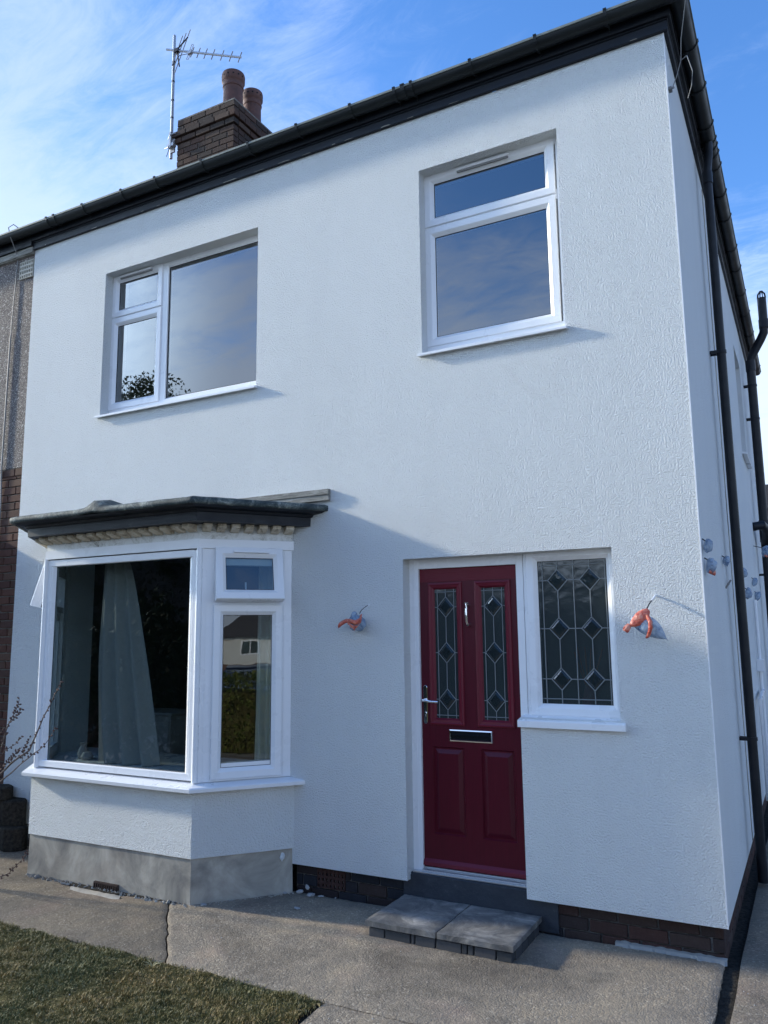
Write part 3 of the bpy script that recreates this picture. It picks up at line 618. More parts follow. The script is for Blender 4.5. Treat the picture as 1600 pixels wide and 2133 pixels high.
# side window of the door
ws = MB(); ws.ring((-1.112, -.485, 1.372, 2.425), [(0, DY - .026), (.05, DY - .026), (.055, DY - .02), (.055, DY + .03), (0, DY + .03)]); dw = ws.build('window', UPVC, house, bevel=.001)
sash((-1.090, -.500, 1.385, 2.436), DY - .018, dw, GLASS_LEAD)
yl = DY - .019; gx0, gx1, gz0, gz1 = -1.016, -.574, 1.459, 2.362; gx0, gx1 = -1.016, -.553
cm = MB(); segs = []; xm = (gx0 + gx1) / 2
for x in (gx0 + .03, gx1 - .03, xm): segs.append(((x, gz0), (x, gz1)))
for z in (gz1 - .03, gz0 + .03): segs.append(((gx0, z), (gx1, z)))
cxs = [gx0 + .128, gx1 - .128]; dz3 = [2.236, 1.928, 1.612]; hw, hh = .064, .069
for z in dz3:
    segs += [((gx0, z), (cxs[0] - hw, z)), ((cxs[0] + hw, z), (cxs[1] - hw, z)), ((cxs[1] + hw, z), (gx1, z))]
for cx in cxs:
    prev = gz1
    for z in dz3:
        segs += [((cx, prev), (cx, z + hh)), ((cx, z + hh), (cx + hw, z)), ((cx + hw, z), (cx, z - hh)), ((cx, z - hh), (cx - hw, z)), ((cx - hw, z), (cx, z + hh))]; prev = z - hh
        bevel_tile(cx, z, hw - .004, hh - .004, yl, dw)
    segs.append(((cx, prev), (cx, gz0)))
came_lines(cm, segs, yl - .0012, .0034); cm.build('leading', CAME, dw)
sb = MB(); sb.sweep([[(x, .11, 1.389), (x, -.024, 1.364), (x, -.03, 1.358), (x, -.03, 1.321), (x, .11, 1.321), (x, .11, 1.389)] for x in (-1.143, -.481)])
for x in (-1.143, -.481): sb.face([(x, .11, 1.389), (x, -.024, 1.364), (x, -.03, 1.358), (x, -.03, 1.321), (x, .11, 1.321)])
sb.build('window_sill', UPVC, dw, bevel=.001)

# ------------------------------------------------------------------ bay
def offs(base, d, wall=True):
    """offset a 4-point plan polyline outwards (towards -y) by d, ends kept on y=0"""
    P = [Vector(p) for p in base]; nrm = []
    for a, b_ in zip(P, P[1:]):
        t = (b_ - a).normalized(); nrm.append(Vector((t.y, -t.x)))
    out = []
    for k, p in enumerate(P):
        if k == 0: n_ = nrm[0]; t = (P[1] - P[0]).normalized(); q = p + n_ * d; q = q - t * (q.y / t.y)
        elif k == len(P) - 1: n_ = nrm[-1]; t = (P[-1] - P[-2]).normalized(); q = p + n_ * d; q = q - t * (q.y / t.y)
        else:
            a, c = nrm[k - 1], nrm[k]; q = p + (a + c) * (d / (1 + a.dot(c)))
        out.append((q.x, q.y))
    return out
BASE = [(-5.395, 0), (-4.945, -.52), (-3.33, -.52), (-2.88, 0)]
RBASE = [(-5.33, 0), (-4.885, -.52), (-3.295, -.52), (-2.93, 0)]
def band(mb, base, prof, y_in=None):
    """sweep profile [(d, z)...] (closed) along the bay polyline"""
    cols = [offs(base, d) for d, z in prof]; m_ = len(prof)
    for seg in range(3):
        for k in range(m_):
            k2 = (k + 1) % m_
            mb.face([(*cols[k][seg], prof[k][1]), (*cols[k][seg + 1], prof[k][1]), (*cols[k2][seg + 1], prof[k2][1]), (*cols[k2][seg], prof[k2][1])])
def canted(u0, which):
    pass
def build_bay(T, parent, wallmat, sillmat, full=True, framemat=None):
    framemat = framemat or UPVC
    X = MB(T); band(X, BASE, [(.025, .406), (.025, .852), (-.10, .852), (-.10, .406)]); bw_ = X.build('bay_wall', wallmat, parent)
    X = MB(T); band(X, BASE, [(.018, GZ - .06), (.018, .18), (.014, .4045), (-.10, .4045), (-.10, GZ - .06)]); X.build('bay_plinth', CEMENT, parent)
    X = MB(T); band(X, BASE, [(.093, .849), (.095, .872), (.085, .879), (-.02, .898), (-.07, .898), (-.07, .855), (.08, .855), (.082, .849)]); bsill = X.build('bay_sill', sillmat, parent)
    # frames. local frames: front: u along x ; cants by their own basis
    bay = MB(T); band(bay, BASE, [(0.012, 2.536), (.012, 2.604), (-.06, 2.604), (-.06, 2.536)]); win = bay.build('bay_window', framemat, parent, bevel=.002)
    Tf = (lambda p: T(p)) if T else None
    # front light
    F = lambda p: (T or (lambda q: q))((p[0], -.52 + p[1], p[2]))
    fr = MB(F); fr.ring((-4.945 + .0, -3.33, .899, 2.5355), [(0.012, 0), (.055, 0), (.06, .004), (.06, .06), (.012, .06)]); fr.build('frame', framemat, win)
    fr = MB(F); fr.ring((-4.892, -3.384, .912, 2.528), [(0, .004), (.02, .0045), (.046, .022), (.048, .04), (0, .04)]); fr.build('glazing_bead', framemat, win)
    g = MB(F); g.face([(-4.86, .026, .95), (-3.42, .026, .95), (-3.42, .026, 2.51), (-4.86, .026, 2.51)]); g.build('pane', GLASS_BAY, win)
    fr = MB(F); fr.ring((-4.848, -3.428, .956, 2.484), [(0, .0225), (.007, .0235), (.007, .025), (0, .025)]); fr.build('gasket', GASKET, win)
    # cants
    for side in (0, 1):
        A = Vector(BASE[2]) if side == 0 else Vector(BASE[1]); B = Vector(BASE[3]) if side == 0 else Vector(BASE[0])
        U = (B - A).normalized(); Nn = Vector((-U.y, U.x)) if side == 0 else Vector((U.y, -U.x))   # pointing inwards
        L_ = (B - A).length
        C_ = (lambda A=A, U=U, Nn=Nn: (lambda p: (T or (lambda q: q))((A.x + U.x * p[0] + Nn.x * p[1], A.y + U.y * p[0] + Nn.y * p[1], p[2]))))()
        fr = MB(C_); fr.ring((.0, L_ - .002, .899, 2.5355), [(0.0, .0), (.118, .0), (.12, .004), (.12, .06), (0, .06)])
        fr.box(.118, L_ - .118, .002, .055, 2.115, 2.165)
        for uu in (.055, L_ - .06): fr.box(uu, uu + .004, -.003, .004, .9, 2.535)
        fr.build('frame', framemat, win)
        sash((.108, .612, .915, 2.128), .0, win, GLASS_BAY, T=C_)
        # open top-hung vent: rotate about its top edge
        zt = 2.538; an = R(13 if side == 0 else 15); ca, sa = math.cos(an), math.sin(an)
        def C2(p, C_=C_, zt=zt, ca=ca, sa=sa):
            dz = p[2] - zt; y = p[1]
            return C_((p[0], y * ca + dz * sa, zt + dz * ca - y * sa))
        vs = sash((.112, .608, 2.150, zt), -.008, win, GLASS_BAY, T=C2)
        # white sash edge
        ed = MB(C2); ed.ring((.112, .608, 2.150, zt), [(0.0, .0225), (.03, .0225), (.03, .05), (0, .05)]); ed.build('sash_edge', framemat, vs)
        trickle(.24, .50, 2.494, -.034, vs, T=C2)
        st = MB(C2); st.box(.335, .347, .06, .066, 2.20, 2.30); st.build('window_stay', framemat, vs)
        sy = MB(C_); sy.tube([(.125, -.01, 2.30), (.13, -.06 if side == 0 else -.12, 2.19)], .006, 6); sy.build('friction_stay', GALV, win)
    # corner posts
    for k, c in ((1, BASE[1]), (2, BASE[2])):
        pp = MB(T); pp.tube([(c[0], c[1] + .006, .899), (c[0], c[1] + .006, 2.5355)], .022, 12); pp.build('corner_post', framemat, win, smooth=True)
    # frieze, dentils, cornice and lead
    X = MB(T); band(X, BASE, [(0.002, 2.606), (.002, 2.665), (.012, 2.668), (.012, 2.715), (-.06, 2.715), (-.06, 2.606)]); roof = X.build('bay_roof', WOODW, parent, bevel=.002)
    P0 = offs(BASE, .013)
    for seg, cnt in ((0, 7), (1, 15), (2, 7)):
        a, c = Vector(P0[seg]), Vector(P0[seg + 1]); t = (c - a).normalized(); nn = Vector((t.y, -t.x)); Ls = (c - a).length
        for k in range(cnt):
            mid = a + t * (Ls * (k + .5) / cnt)
            if seg == 0: mid = a + t * (Ls * (k + .45) / cnt)
            hw = Ls / cnt * .30; dd = .088
            D = MB(T); pr = [(0, 2.655), (.03, 2.662), (dd, 2.683), (dd, 2.707), (0, 2.707)]
            L0 = [(mid.x + t.x * -hw + nn.x * d, mid.y - t.y * hw + nn.y * d, z) for d, z in pr]; L1 = [(mid.x + t.x * hw + nn.x * d, mid.y + t.y * hw + nn.y * d, z) for d, z in pr]
            D.sweep([L0, L1], True); D.face(L0); D.face(L1[::-1]); D.build('dentil', CREAM, roof)
    X = MB(T); band(X, RBASE, [(.176, 2.708), (.180, 2.770), (.192, 2.776), (.200, 2.790), (.26, 2.800), (.285, 2.812), (.285, 2.83), (-.05, 2.83), (-.05, 2.7095), (.0, 2.7095), (.10, 2.7085)]); X.build('cornice', BLACKP, roof, bevel=.001)
    # lead sheet, dressed over the edge, wavy
    def leadpt(k, d, z):
        return offs(RBASE, d)[k]
    prof = [(.286, 2.811), (.303, 2.812), (.305, 2.832), (.303, 2.851), (.28, 2.862), (.15, 2.885), (-.02, 2.905), (-.30, 2.925)]
    rows = []
    for d, z in prof:
        c = offs(RBASE, d)
        if d < -.1: c = [(RBASE[0][0] + .1, 0), (-4.70, -.02), (-3.42, -.02), (RBASE[3][0] - .1, 0)]
        row = []
        for seg, cnt in ((0, 14), (1, 60), (2, 26)):
            for i in range(cnt + (1 if seg == 2 else 0)):
                f = i / cnt; x = c[seg][0] * (1 - f) + c[seg + 1][0] * f; y = c[seg][1] * (1 - f) + c[seg + 1][1] * f
                wv = .0028 * noise.noise(Vector((x * 4, y * 4, d * 3))) + .0028 * noise.noise(Vector((x * 19, y * 19, d * 9)))
                hump = .055 * math.exp(-abs((x + 4.10) / .075) ** 1.6) * (1 if .1 < d < .301 and seg == 1 else .1 if seg == 1 else 0)
                row.append((x + wv * .4, y - abs(wv) * .8, z + wv + hump))
        rows.append(row)
    X = MB(T); X.sweep(rows); lo_ = X.build('lead_sheet', LEAD, roof, smooth='all')
    sm = lo_.modifiers.new('solid', 'SOLIDIFY'); sm.thickness = .003
    X = MB(T); X.box(-3.40, -2.537, -.03, .0, 2.888, 2.930); X.box(-3.40, -2.537, -.036, .0, 2.932, 2.974); X.build('flashing_board', BOARD, roof, bevel=.002)
    return win
build_bay(None, house, RENDER, UPVC)
# inner window board and lining
b = MB(); b.prism([(-4.93, -.44), (-3.35, -.44), (-2.95, .02), (-2.95, .34), (-5.32, .34), (-5.32, .02)], .902, .925); b.build('window_board', UPVC, house)
b = MB(); b.prism([(-5.36, .0), (-4.93, -.455), (-3.35, -.455), (-2.92, .0)], 2.62, 2.65); b.build('bay_ceiling', INNER, house)

# ------------------------------------------------------------------ eaves, gutters, roof
b = MB(); b.box(HL, .028, -.025, .0, 5.735, 5.800); b.box(HL, .034, -.031, .0, 5.802, 5.812); b.build('frieze_board', BLACKP, house, bevel=.002)
b = MB(); b.box(HL, .052, -.048, .05, 5.814, 5.925); b.build('fascia', BLACKP, house, bevel=.002)
b = MB(); b.box(.0005, .025, .001, HD, 5.735, 5.800); b.box(.0005, .031, .001, HD, 5.802, 5.812); b.build('side_frieze_board', BLACKP, house, bevel=.002)
b = MB(); b.box(-.05, .050, .052, HD, 5.814, 5.925); b.build('side_fascia', BLACKP, house, bevel=.002)
def gutter(T, a0, a1, parent, zt=5.905, yc=-.108, r=.056, name='gutter', segs=14):
    mb = MB(T); pr = []
    for k in range(segs + 1): a = math.pi + math.pi * k / segs; pr.append((yc + r * math.cos(a) , zt + r * math.sin(a)))
    inner = [(yc + (y - yc) * .94, zt + (z - zt) * .94) for y, z in pr][::-1]
    prof = pr + inner; rows = [[(x, y, z) for y, z in prof] for x in np.linspace(a0, a1, 24)]
    mb.sweep(rows, True); mb.face([rows[0][k] for k in range(segs + 1)]); mb.face([rows[-1][k] for k in range(segs + 1)]); o = mb.build(name, GUTTER, parent, smooth=True)
    l = MB(T)
    l.box(a0, a1, yc - r - .006, yc - r + .004, zt - .008, zt + .008); l.build('gutter_lip', LIP, o)
    return o
def gclip(T, x, parent, zt=5.905, yc=-.108, r=.058, w=.022, strap=True):
    mb = MB(T); rows = []
    for xx in (x - w / 2, x + w / 2):
        row = [(xx, yc - r - .006, zt + .012)]
        for k in range(13): a = math.pi + math.pi * k / 12; row.append((xx, yc + (r + .003) * math.cos(a), zt + (r + .003) * math.sin(a)))
        rows.append(row)
    mb.sweep(rows); mb.box(x - w / 2, x + w / 2, yc - r - .010, yc - r + .012, zt + .006, zt + .016)
    if strap: mb.tube([(x + .004, yc - .01, zt - r - .004), (x + .004, -.052, 5.855), (x + .004, -.050, 5.83)], .006, 5)
    o = mb.build('gutter_bracket', GUTTER, parent); m_ = o.modifiers.new('s', 'SOLIDIFY'); m_.thickness = .003; return o
gf = gutter(None, HL - .45, .164, house)
for x in (-5.17, -4.67, -4.26, -3.73, -3.235, -2.755, -2.26, -1.88, -1.81, -1.74, -1.275, -.80, -.33): gclip(None, x, gf, w=.034 if x == -1.81 else .022, strap=x != -1.81)
for x in (-5.56, -5.66): gclip(None, x, gf)
TSG = lambda p: (-p[1], p[0], p[2])
gs = gutter(TSG, -.15, HD, house)
for y in (.42, .90, 1.40, 1.63, 1.73, 1.845, 2.05, 2.53, 3.02, 3.73, 4.27, 5.0, 5.7, 6.5, 7.3, 8.1): gclip(TSG, y, gs, w=.026)
fl = MB(); rnd = random.Random(12); x = HL + .05
while x < -.05:
    l = rnd.uniform(.02, .16); h = rnd.uniform(.003, .009)
    if rnd.random() < .45: fl.face([(x, -.0265, 5.7365), (x + l, -.0265, 5.7365), (x + l * .8, -.0275, 5.7365 + h), (x + l * .4, -.0275, 5.7365 + h * rnd.uniform(.4, 1.3)), (x + l * .1, -.0275, 5.7365 + h * .7)])
    x += l + rnd.uniform(.0, .25)
o = fl.build('bare_flaking_edge', BOARD, house); o['kind'] = 'stuff'
# hipped roof with tile courses
rf = MB(); e = .10; z0 = 5.93; yb = HD + e; sl_ = .62
x0r, x1r = HL, 0 + e; yr = (yb - e) / 2; zr = z0 + (yr + e) * sl_
rows = 26
def roof_face(pa, pb, pc, pd, nc, name):
    """tile courses between eaves edge pa-pb and top edge pd-pc; each course a stepped strip"""
    mb = MB(); pa, pb, pc, pd = map(Vector, (pa, pb, pc, pd)); n_ = (pb - pa).cross(pd - pa).normalized()
    if n_.z < 0: n_ = -n_
    for k in range(nc):
        f0, f1 = k / nc, (k + 1) / nc
        A = pa.lerp(pd, f0) + n_ * .03; B = pb.lerp(pc, f0) + n_ * .03; Cc = pb.lerp(pc, f1) + n_ * .012; Dd = pa.lerp(pd, f1) + n_ * .012
        mb.face([A, B, Cc, Dd]); mb.face([A - n_ * .02, B - n_ * .02, B, A])
    return mb
mb = roof_face((x0r, -e, z0), (x1r, -e, z0), (x1r - yr - e, yr, zr), (x0r, yr, zr), 24, '')
mb2 = roof_face((x1r, -e, z0), (x1r, yb, z0), (x1r - yr - e, yr, zr), (x1r - yr - e, yr, zr), 24, ''); off = len(mb.v)
mb.v += mb2.v; mb.f += [[i + off for i in f] for f in mb2.f]
mb2 = roof_face((x0r, yb, z0), (x1r, yb, z0), (x1r - yr - e, yr, zr), (x0r, yr, zr), 24, ''); off = len(mb.v)
mb.v += mb2.v; mb.f += [[i + off for i in f] for f in mb2.f]
mb.build('roof', TILE, house)

# ---- chimney
CX0, CX1, CY0, CY1 = -5.88, -5.00, 1.80, 3.0
cb = MB(); cb.box(CX0 + .012, CX1 - .012, CY0 + .012, CY1 - .012, 6.7, 8.215); chim = cb.build('chimney', MORTAR, house)
def ring_course(z, h, out, off, s, irregular=0):
    x0, x1, y0, y1 = CX0 - out, CX1 + out, CY0 - out, CY1 + out
    for (a, c) in course(x0, x1, .215, .01, off): 
        s += 1; place_brick(chim, ((a + c) / 2, y0 + .045, z + h / 2), (c - a, .09, h), BRICK_CHIM, 0, 'brick', s)
    for (a, c) in course(y0 + .1, y1, .215, .01, .1125 - off if off < .11 else 0):
        s += 1; place_brick(chim, (x1 - .045, (a + c) / 2, z + h / 2), (c - a, .09, h), BRICK_CHIM, R(90), 'brick', s)
        if z > 7.8: place_brick(chim, (x0 + .045, (a + c) / 2, z + h / 2), (c - a, .09, h), BRICK_CHIM, R(90), 'brick', s)
    return s
s = 0; z = 7.48; k = 0
for (zc, out) in [(7.30, 0), (7.375, 0), (7.45, 0), (7.525, 0), (7.60, 0), (7.675, 0), (7.75, 0), (7.825, 0), (7.90, .022), (7.975, .048), (8.06, .004), (8.137, .002)]:
    s = ring_course(zc, .066, out, 0 if k % 2 else .1125, s); k += 1
b = MB(); rows = []
for d, z in ((0.0, 8.205), (.0, 8.225), (.16, 8.262), (.40, 8.27)):
    rows.append([(x, y, z + .008 * noise.noise(Vector((x * 9, y * 9, 0)))) for x, y in ((CX0 + d, CY0 + d), (CX0 + (CX1 - CX0) / 2, CY0 + d), (CX1 - d, CY0 + d), (CX1 - d, (CY0 + CY1) / 2), (CX1 - d, CY1 - d), (CX0 + d, CY1 - d))])
b.sweep(rows, True); b.face(rows[-1]); b.build('flaunching', MORTAR, chim)
def pot(x, y, zb, h=.50, r=.118):
    P = [(r * 1.04, 0), (r * 1.0, .03), (r * .96, h * .35), (r * .94, h - .19), (r * 1.0, h - .185), (r * 1.03, h - .17), (r * 1.0, h - .155), (r * .98, h - .13), (r * 1.04, h - .115), (r * 1.12, h - .10), (r * 1.13, h - .02), (r * 1.09, h), (r * .96, h), (r * .94, h - .2), (r * .9, h - .4)]
    mb = MB(); mb.lathe(x, y, [(a, zb + b_) for a, b_ in P], 36); p_ = mb.build('chimney_pot', TERRA, house, smooth=True)
    hb = MB()
    for j in range(14):
        a = 2 * math.pi * j / 14; c = Vector((math.cos(a), math.sin(a), 0)); t = Vector((-c.y, c.x, 0)); q = Vector((x, y, zb + h - .058))
        hb.tube([q + c * (r * 1.05), q + c * (r * 1.135)], .011, 8)
    hb.build('pot_vent', HOLE, p_)
pot(-5.20, 2.02, 8.20, .53, .126); pot(-5.20, 2.40, 8.20, .53, .118)

# ------------------------------------------------------------------ downpipes on the side wall
def pipe_clip(c, r, parent, wallx=0.0):
    mb = MB(); mb.tube([(c[0], c[1], c[2] - .013), (c[0], c[1], c[2] + .013)], r + .005, 16); mb.box(wallx + .001, c[0], c[1] - .035, c[1] - .022, c[2] - .012, c[2] + .012); mb.box(wallx + .001, c[0], c[1] + .022, c[1] + .035, c[2] - .012, c[2] + .012)
    return mb.build('pipe_clip', PVC, parent, bevel=.001)
dp = MB(); dx, dy_ = .083, 1.60; dp.tube([(dx + .025, dy_, 5.86), (dx + .02, dy_, 5.75), (dx, dy_, 5.60), (dx, dy_, GZ + .02)], .034, 20); dpo = dp.build('downpipe', PVC, house, smooth=True)
for z in (4.07, 1.12): pipe_clip((dx, dy_, z), .034, dpo)
b = MB(); b.tube([(dx, dy_, 5.60), (dx, dy_, 5.50)], .040, 18); b.build('pipe_socket', PVC, dpo, smooth=True)
sp = MB(); sx, sy_ = .105, 6.3
sp.tube([(sx, sy_, GZ), (sx, sy_, 5.42), (sx + .02, sy_, 5.50), (sx + .15, sy_, 5.72), (sx + .19, sy_, 5.80), (sx + .2, sy_, 5.9), (sx + .2, sy_, 6.28)], .055, 20); spo = sp.build('soil_pipe', PVC, house, smooth=True)
for z in (5.10, 4.65, 3.22, 2.6): pipe_clip((sx, sy_, z), .055, spo)
for z0_, z1_, xo in ((5.30, 5.44, 0), (3.02, 3.3, 0), (5.86, 5.98, .2)):
    b = MB(); b.tube([(sx + xo, sy_, z0_), (sx + xo, sy_, z1_)], .062, 20); b.build('pipe_socket', PVC, spo, smooth=True)
b = MB(); b.tube([(0.002, 5.75, 3.16), (.10, 5.78, 3.18), (.14, 5.95, 3.14), (.13, 6.15, 3.06), (sx, sy_, 3.0)], .055, 16); b.build('waste_branch', PVC, spo, smooth=True)
b = MB()
for j in range(10):
    a = 2 * math.pi * j / 10; c, s_ = math.cos(a), math.sin(a); b.tube([(sx + .2 + .052 * c, sy_ + .052 * s_, 6.28), (sx + .2 + .045 * c, sy_ + .045 * s_, 6.34), (sx + .2 + .018 * c, sy_ + .018 * s_, 6.375)], .006, 5)
b.tube([(sx + .2, sy_, 6.37), (sx + .2, sy_, 6.38)], .024, 12); b.build('vent_cowl', PVC, spo)
# thin raised vertical strip and white conduit on the side wall
b = MB(); b.box(.0005, .006, 2.02, 2.032, .31, 5.7); b.build('wall_strip', CEMENT, house)
cw = MB(); cw.tube([(.03, 4.35, .32), (.03, 4.35, 2.22)], .018, 10); cw.tube([(.045, 3.6, .32), (.045, 3.6, 1.25), (.045, 4.0, 1.28), (.045, 4.35, 1.28)], .02, 10); cw.box(.001, .07, 4.27, 4.43, 1.48, 1.60)
cw.build('white_conduit', UPVC, house, smooth=True)

# ------------------------------------------------------------------ neighbour's house (left half of the pair)
MIR = lambda p: (-12.02 - p[0], p[1], p[2])
nb = thing('neighbour_house', 'pebbledashed and brown brick house joined to the left of the white one', 'house', (-9, 4, GZ))
NX0 = -12.0
wall_plane([(-8.78, -7.03, 3.885, 5.25)], NX0, HL - .002, 3.53, ZT - .04, .012, .28, PEBBLE, 'pebbledash_wall', nb)
wall_plane([(-9.04, -6.74, .42, 2.62)], NX0, HL - .002, GZ - .1, 3.44, .03, .28, MORTAR, 'brick_wall', nb); bwl = [c for c in nb.children if c.name.startswith('brick_wall')][0]
cnt = 0; rest = MB(); zc = .125; r = 0
while zc < 3.43:
    zt_ = zc + .065
    for (a, c) in course(-7.9, HL - .004, .215, .01, .1125 if r % 2 else 0):
        if c > -9.1 and a < -6.72 and .40 < zc < 2.62:
            if a < -6.74 < c and c + 6.74 > .04: a = -6.735
            else: continue
        near = a > -6.75
        if near and cnt < 290: cnt += 1; place_brick(bwl, ((a + c) / 2, .0375 + .0, (zc + zt_) / 2), (c - a, .045, .065), BRICK_NEXT, 0, 'brick', cnt)
        else: rest.box(a, c, .016, .045, zc, zt_)
    zc += .075; r += 1
o = rest.build('far_bricks', BRICK_NEXT, nb); o['kind'] = 'stuff'
# brick band under the pebbledash, quoin strip
bandp = MB(); bandp.box(NX0, HL - .002, .02, .2, 3.442, 3.528); bo = bandp.build('brick_band', MORTAR, nb)
for k, (a, c) in enumerate(course(-7.4, HL - .004, .215, .01, .07)): place_brick(bo, ((a + c) / 2, .03, 3.486), (c - a, .045, .07), BRICK_NEXT, 0, 'brick', k)
w = outer_frame((-8.78, -7.03, 3.885, 5.25), .07, .1, .16, [(-7.7, -7.63, .105, .15, 3.95, 5.18)], nb); g = MB(); g.face([(-8.75, .13, 3.9), (-7.05, .13, 3.9), (-7.05, .13, 5.23), (-8.75, .13, 5.23)]); g.build('pane', GLASS_UP, w)
build_bay(MIR, nb, PEBBLE, UPVC)
vo = airbrick(-6.225, -6.025, 5.47, 5.655, -.004, 6, 4, Mat('cream_vent', (.5, .47, .4), .8).m, nb, wf=.62)
b = MB(); b.box(NX0, HL - .003, -.03, .0, 5.71, 5.77); b.box(NX0, HL - .003, -.02, .011, 5.70, 5.709); b.build('soffit_board', BOARD, nb, bevel=.002)
b = MB(); b.box(NX0, HL - .003, -.048, .05, 5.775, 5.925); b.build('fascia', BLACKP, nb)
gn = gutter(None, NX0, HL - .46, nb, name='gutter')
for x in (-6.52, -7.0, -7.5, -8.0, -8.6, -9.2): gclip(None, x, gn)
mb = roof_face((NX0, -.1, 5.93), (HL, -.1, 5.93), (HL, yr, zr), (NX0, yr, zr), 24, ''); mb.build('roof', TILE, nb)
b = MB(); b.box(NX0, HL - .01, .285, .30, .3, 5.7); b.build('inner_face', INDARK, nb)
cbx = MB(); cbx.tube([(-6.13, -.115, 5.955), (-6.16, -.15, 5.985), (-6.20, -.175, 5.95), (-6.205, -.14, 5.86), (-6.24, -.05, 5.77), (-6.265, .0, 5.70), (-6.29, -.002, 5.2), (-6.30, -.002, 4.9)], .005, 6)
cbx.tube([(-6.30, -.003, 4.9), (-6.305, -.003, 4.2), (-6.31, -.003, 3.55), (-6.30, .005, 3.2), (-6.31, .005, 2.4)], .008, 6)
co = cbx.build('drop_cable', CABLEG); tag(co, 'thin grey cable running down the pebbledash of the neighbouring house', 'cable')

# ------------------------------------------------------------------ TV aerial
ae = thing('television_aerial', 'silver television aerial on a tall mast beside the chimney', 'aerial', (-5.98, 1.84, 7.74))
b = MB(); b.tube([(-5.975, 1.80, 7.74), (-5.98, 1.80, 9.44)], .019, 12); b.build('mast', GALV, ae, smooth=True)
b = MB()
for z in (8.05, 8.28, 8.52, 8.78, 9.05): b.tube([(-5.978, 1.80, z), (-5.978, 1.80, z + .022)], .0205, 12)
b.build('tape_band', BLACK, ae)
bm0, bm1 = Vector((-6.07, 1.80, 9.245)), Vector((-4.925, 1.80, 8.735)); 
bm0 = Vector((-6.07, 1.76, 9.25)); bm1 = Vector((-4.99, 1.90, 8.82))
b = MB(); b.tube([bm0, bm1], .0135, 8); b.build('boom', GALV, ae)
bd = (bm1 - bm0); up = Vector((0, 0, 1)); vert = (up - up.project(bd)).normalized()
for k, f in enumerate((.355, .44, .535, .635, .755, .87, .985)):
    q = bm0 + bd * f; b = MB(); b.tube([q - vert * .066, q + vert * .066], .0065, 6); b.build('element', CABLEG, ae)
q = bm0 + bd * .325; b = MB(); b.tube([q + vert * .1 - bd * .012, q + vert * .1 + bd * .012, q - vert * .1 + bd * .012, q - vert * .1 - bd * .012, q + vert * .1 - bd * .012], .005, 6); b.box(q.x - .03, q.x + .03, q.y - .02, q.y + .02, q.z - .03, q.z + .012); b.build('dipole', GALV, ae)
side = bd.cross(vert).normalized()
q = bm0 + bd * .15; b = MB()
for sgn in (1, -1):
    for off_, ln in ((0, .2), (.04, .24), (.085, .29)):
        c = q + bd.normalized() * off_ + vert * sgn * off_ * 1.2 * 0; c2 = c + side * .03 * off_ * 0
        b.tube([c + vert * (.02 * sgn), c + vert * sgn * ln], .0055, 6)
b.build('reflector', CABLEG, ae)
b = MB(); b.tube([q + vert * .19 + bd.normalized() * .09, q + vert * .03, q + bd.normalized() * .01, q - vert * .04 + bd.normalized() * .02, q - vert * .2 + bd.normalized() * .12], .009, 6); b.box(q.x - .035, q.x + .03, q.y - .025, q.y + .025, q.z - .025, q.z + .02); b.build('reflector_arm', BLACK, ae)
b = MB(); b.tube([q + bd.normalized() * .2 - vert * .02, q + bd.normalized() * .06 - vert * .06, (-5.975, 1.78, 9.0), (-5.962, 1.775, 8.9), (-5.957, 1.776, 8.3), (-5.955, 1.778, 7.95), (-5.99, 1.74, 7.74)], .0045, 6); b.build('coax_cable', CABLE, ae)
b = MB(); b.box(-5.99, -5.885, 1.735, 1.79, 7.86, 7.895); b.box(-5.955, -5.925, 1.73, 1.80, 7.84, 8.05); b.box(-5.97, -5.905, 1.775, 1.797, 7.80, 8.06); b.tube([(-6.03, 1.75, 7.86), (-5.96, 1.73, 7.85), (-5.87, 1.75, 7.94)], .006, 6); b.tube([(-6.03, 1.80, 8.02), (-5.93, 1.72, 8.0), (-5.83, 1.775, 8.04)], .006, 6); b.build('chimney_bracket', GALV, ae)

# ------------------------------------------------------------------ door step
stp = thing('door_step', 'low step of two grey riven slabs on charcoal blocks before the red door', 'step', (-1.52, -.22, GZ))
def slab(x0, x1, y0, y1, z0, z1, seed):
    mb = MB(); nx, ny = 26, 24; rows = []
    for j in range(ny + 1):
        row = []
        for i in range(nx + 1):
            x = x0 + (x1 - x0) * i / nx; y = y0 + (y1 - y0) * j / ny; e = min(i, nx - i, j, ny - j)
            h = .0035 * noise.noise(Vector((x * 7, y * 7, seed))) + .002 * noise.noise(Vector((x * 25, y * 25, seed)))
            if e == 0: h -= .004 + .004 * abs(noise.noise(Vector((x * 30, y * 30, 1)))); 
            jx = .003 * noise.noise(Vector((x * 20, y * 20, 9))) if e == 0 else 0
            row.append((x + jx, y + jx, z1 + h))
        rows.append(row)
    idx = mb.sweep(rows); rim = [idx[0][i] for i in range(nx + 1)] + [idx[j][nx] for j in range(1, ny + 1)] + [idx[ny][i] for i in range(nx - 1, -1, -1)] + [idx[j][0] for j in range(ny - 1, 0, -1)]
    low = [mb.P((mb.v[k][0], mb.v[k][1], z0)) for k in rim]
    for k in range(len(rim)): mb.f.append([rim[k], rim[(k + 1) % len(rim)], low[(k + 1) % len(rim)], low[k]])
    return mb.build('slab', SLAB, stp, smooth=True)
slab(-1.992, -1.527, -.487, .045, .168, .203, 1); slab(-1.519, -1.058, -.487, .045, .168, .203, 2)
b = MB(); b.box(-1.96, -1.085, -.44, .04, GZ - .03, .165); b.build('core', MORTAR, stp)
x = -1.975; k = 0
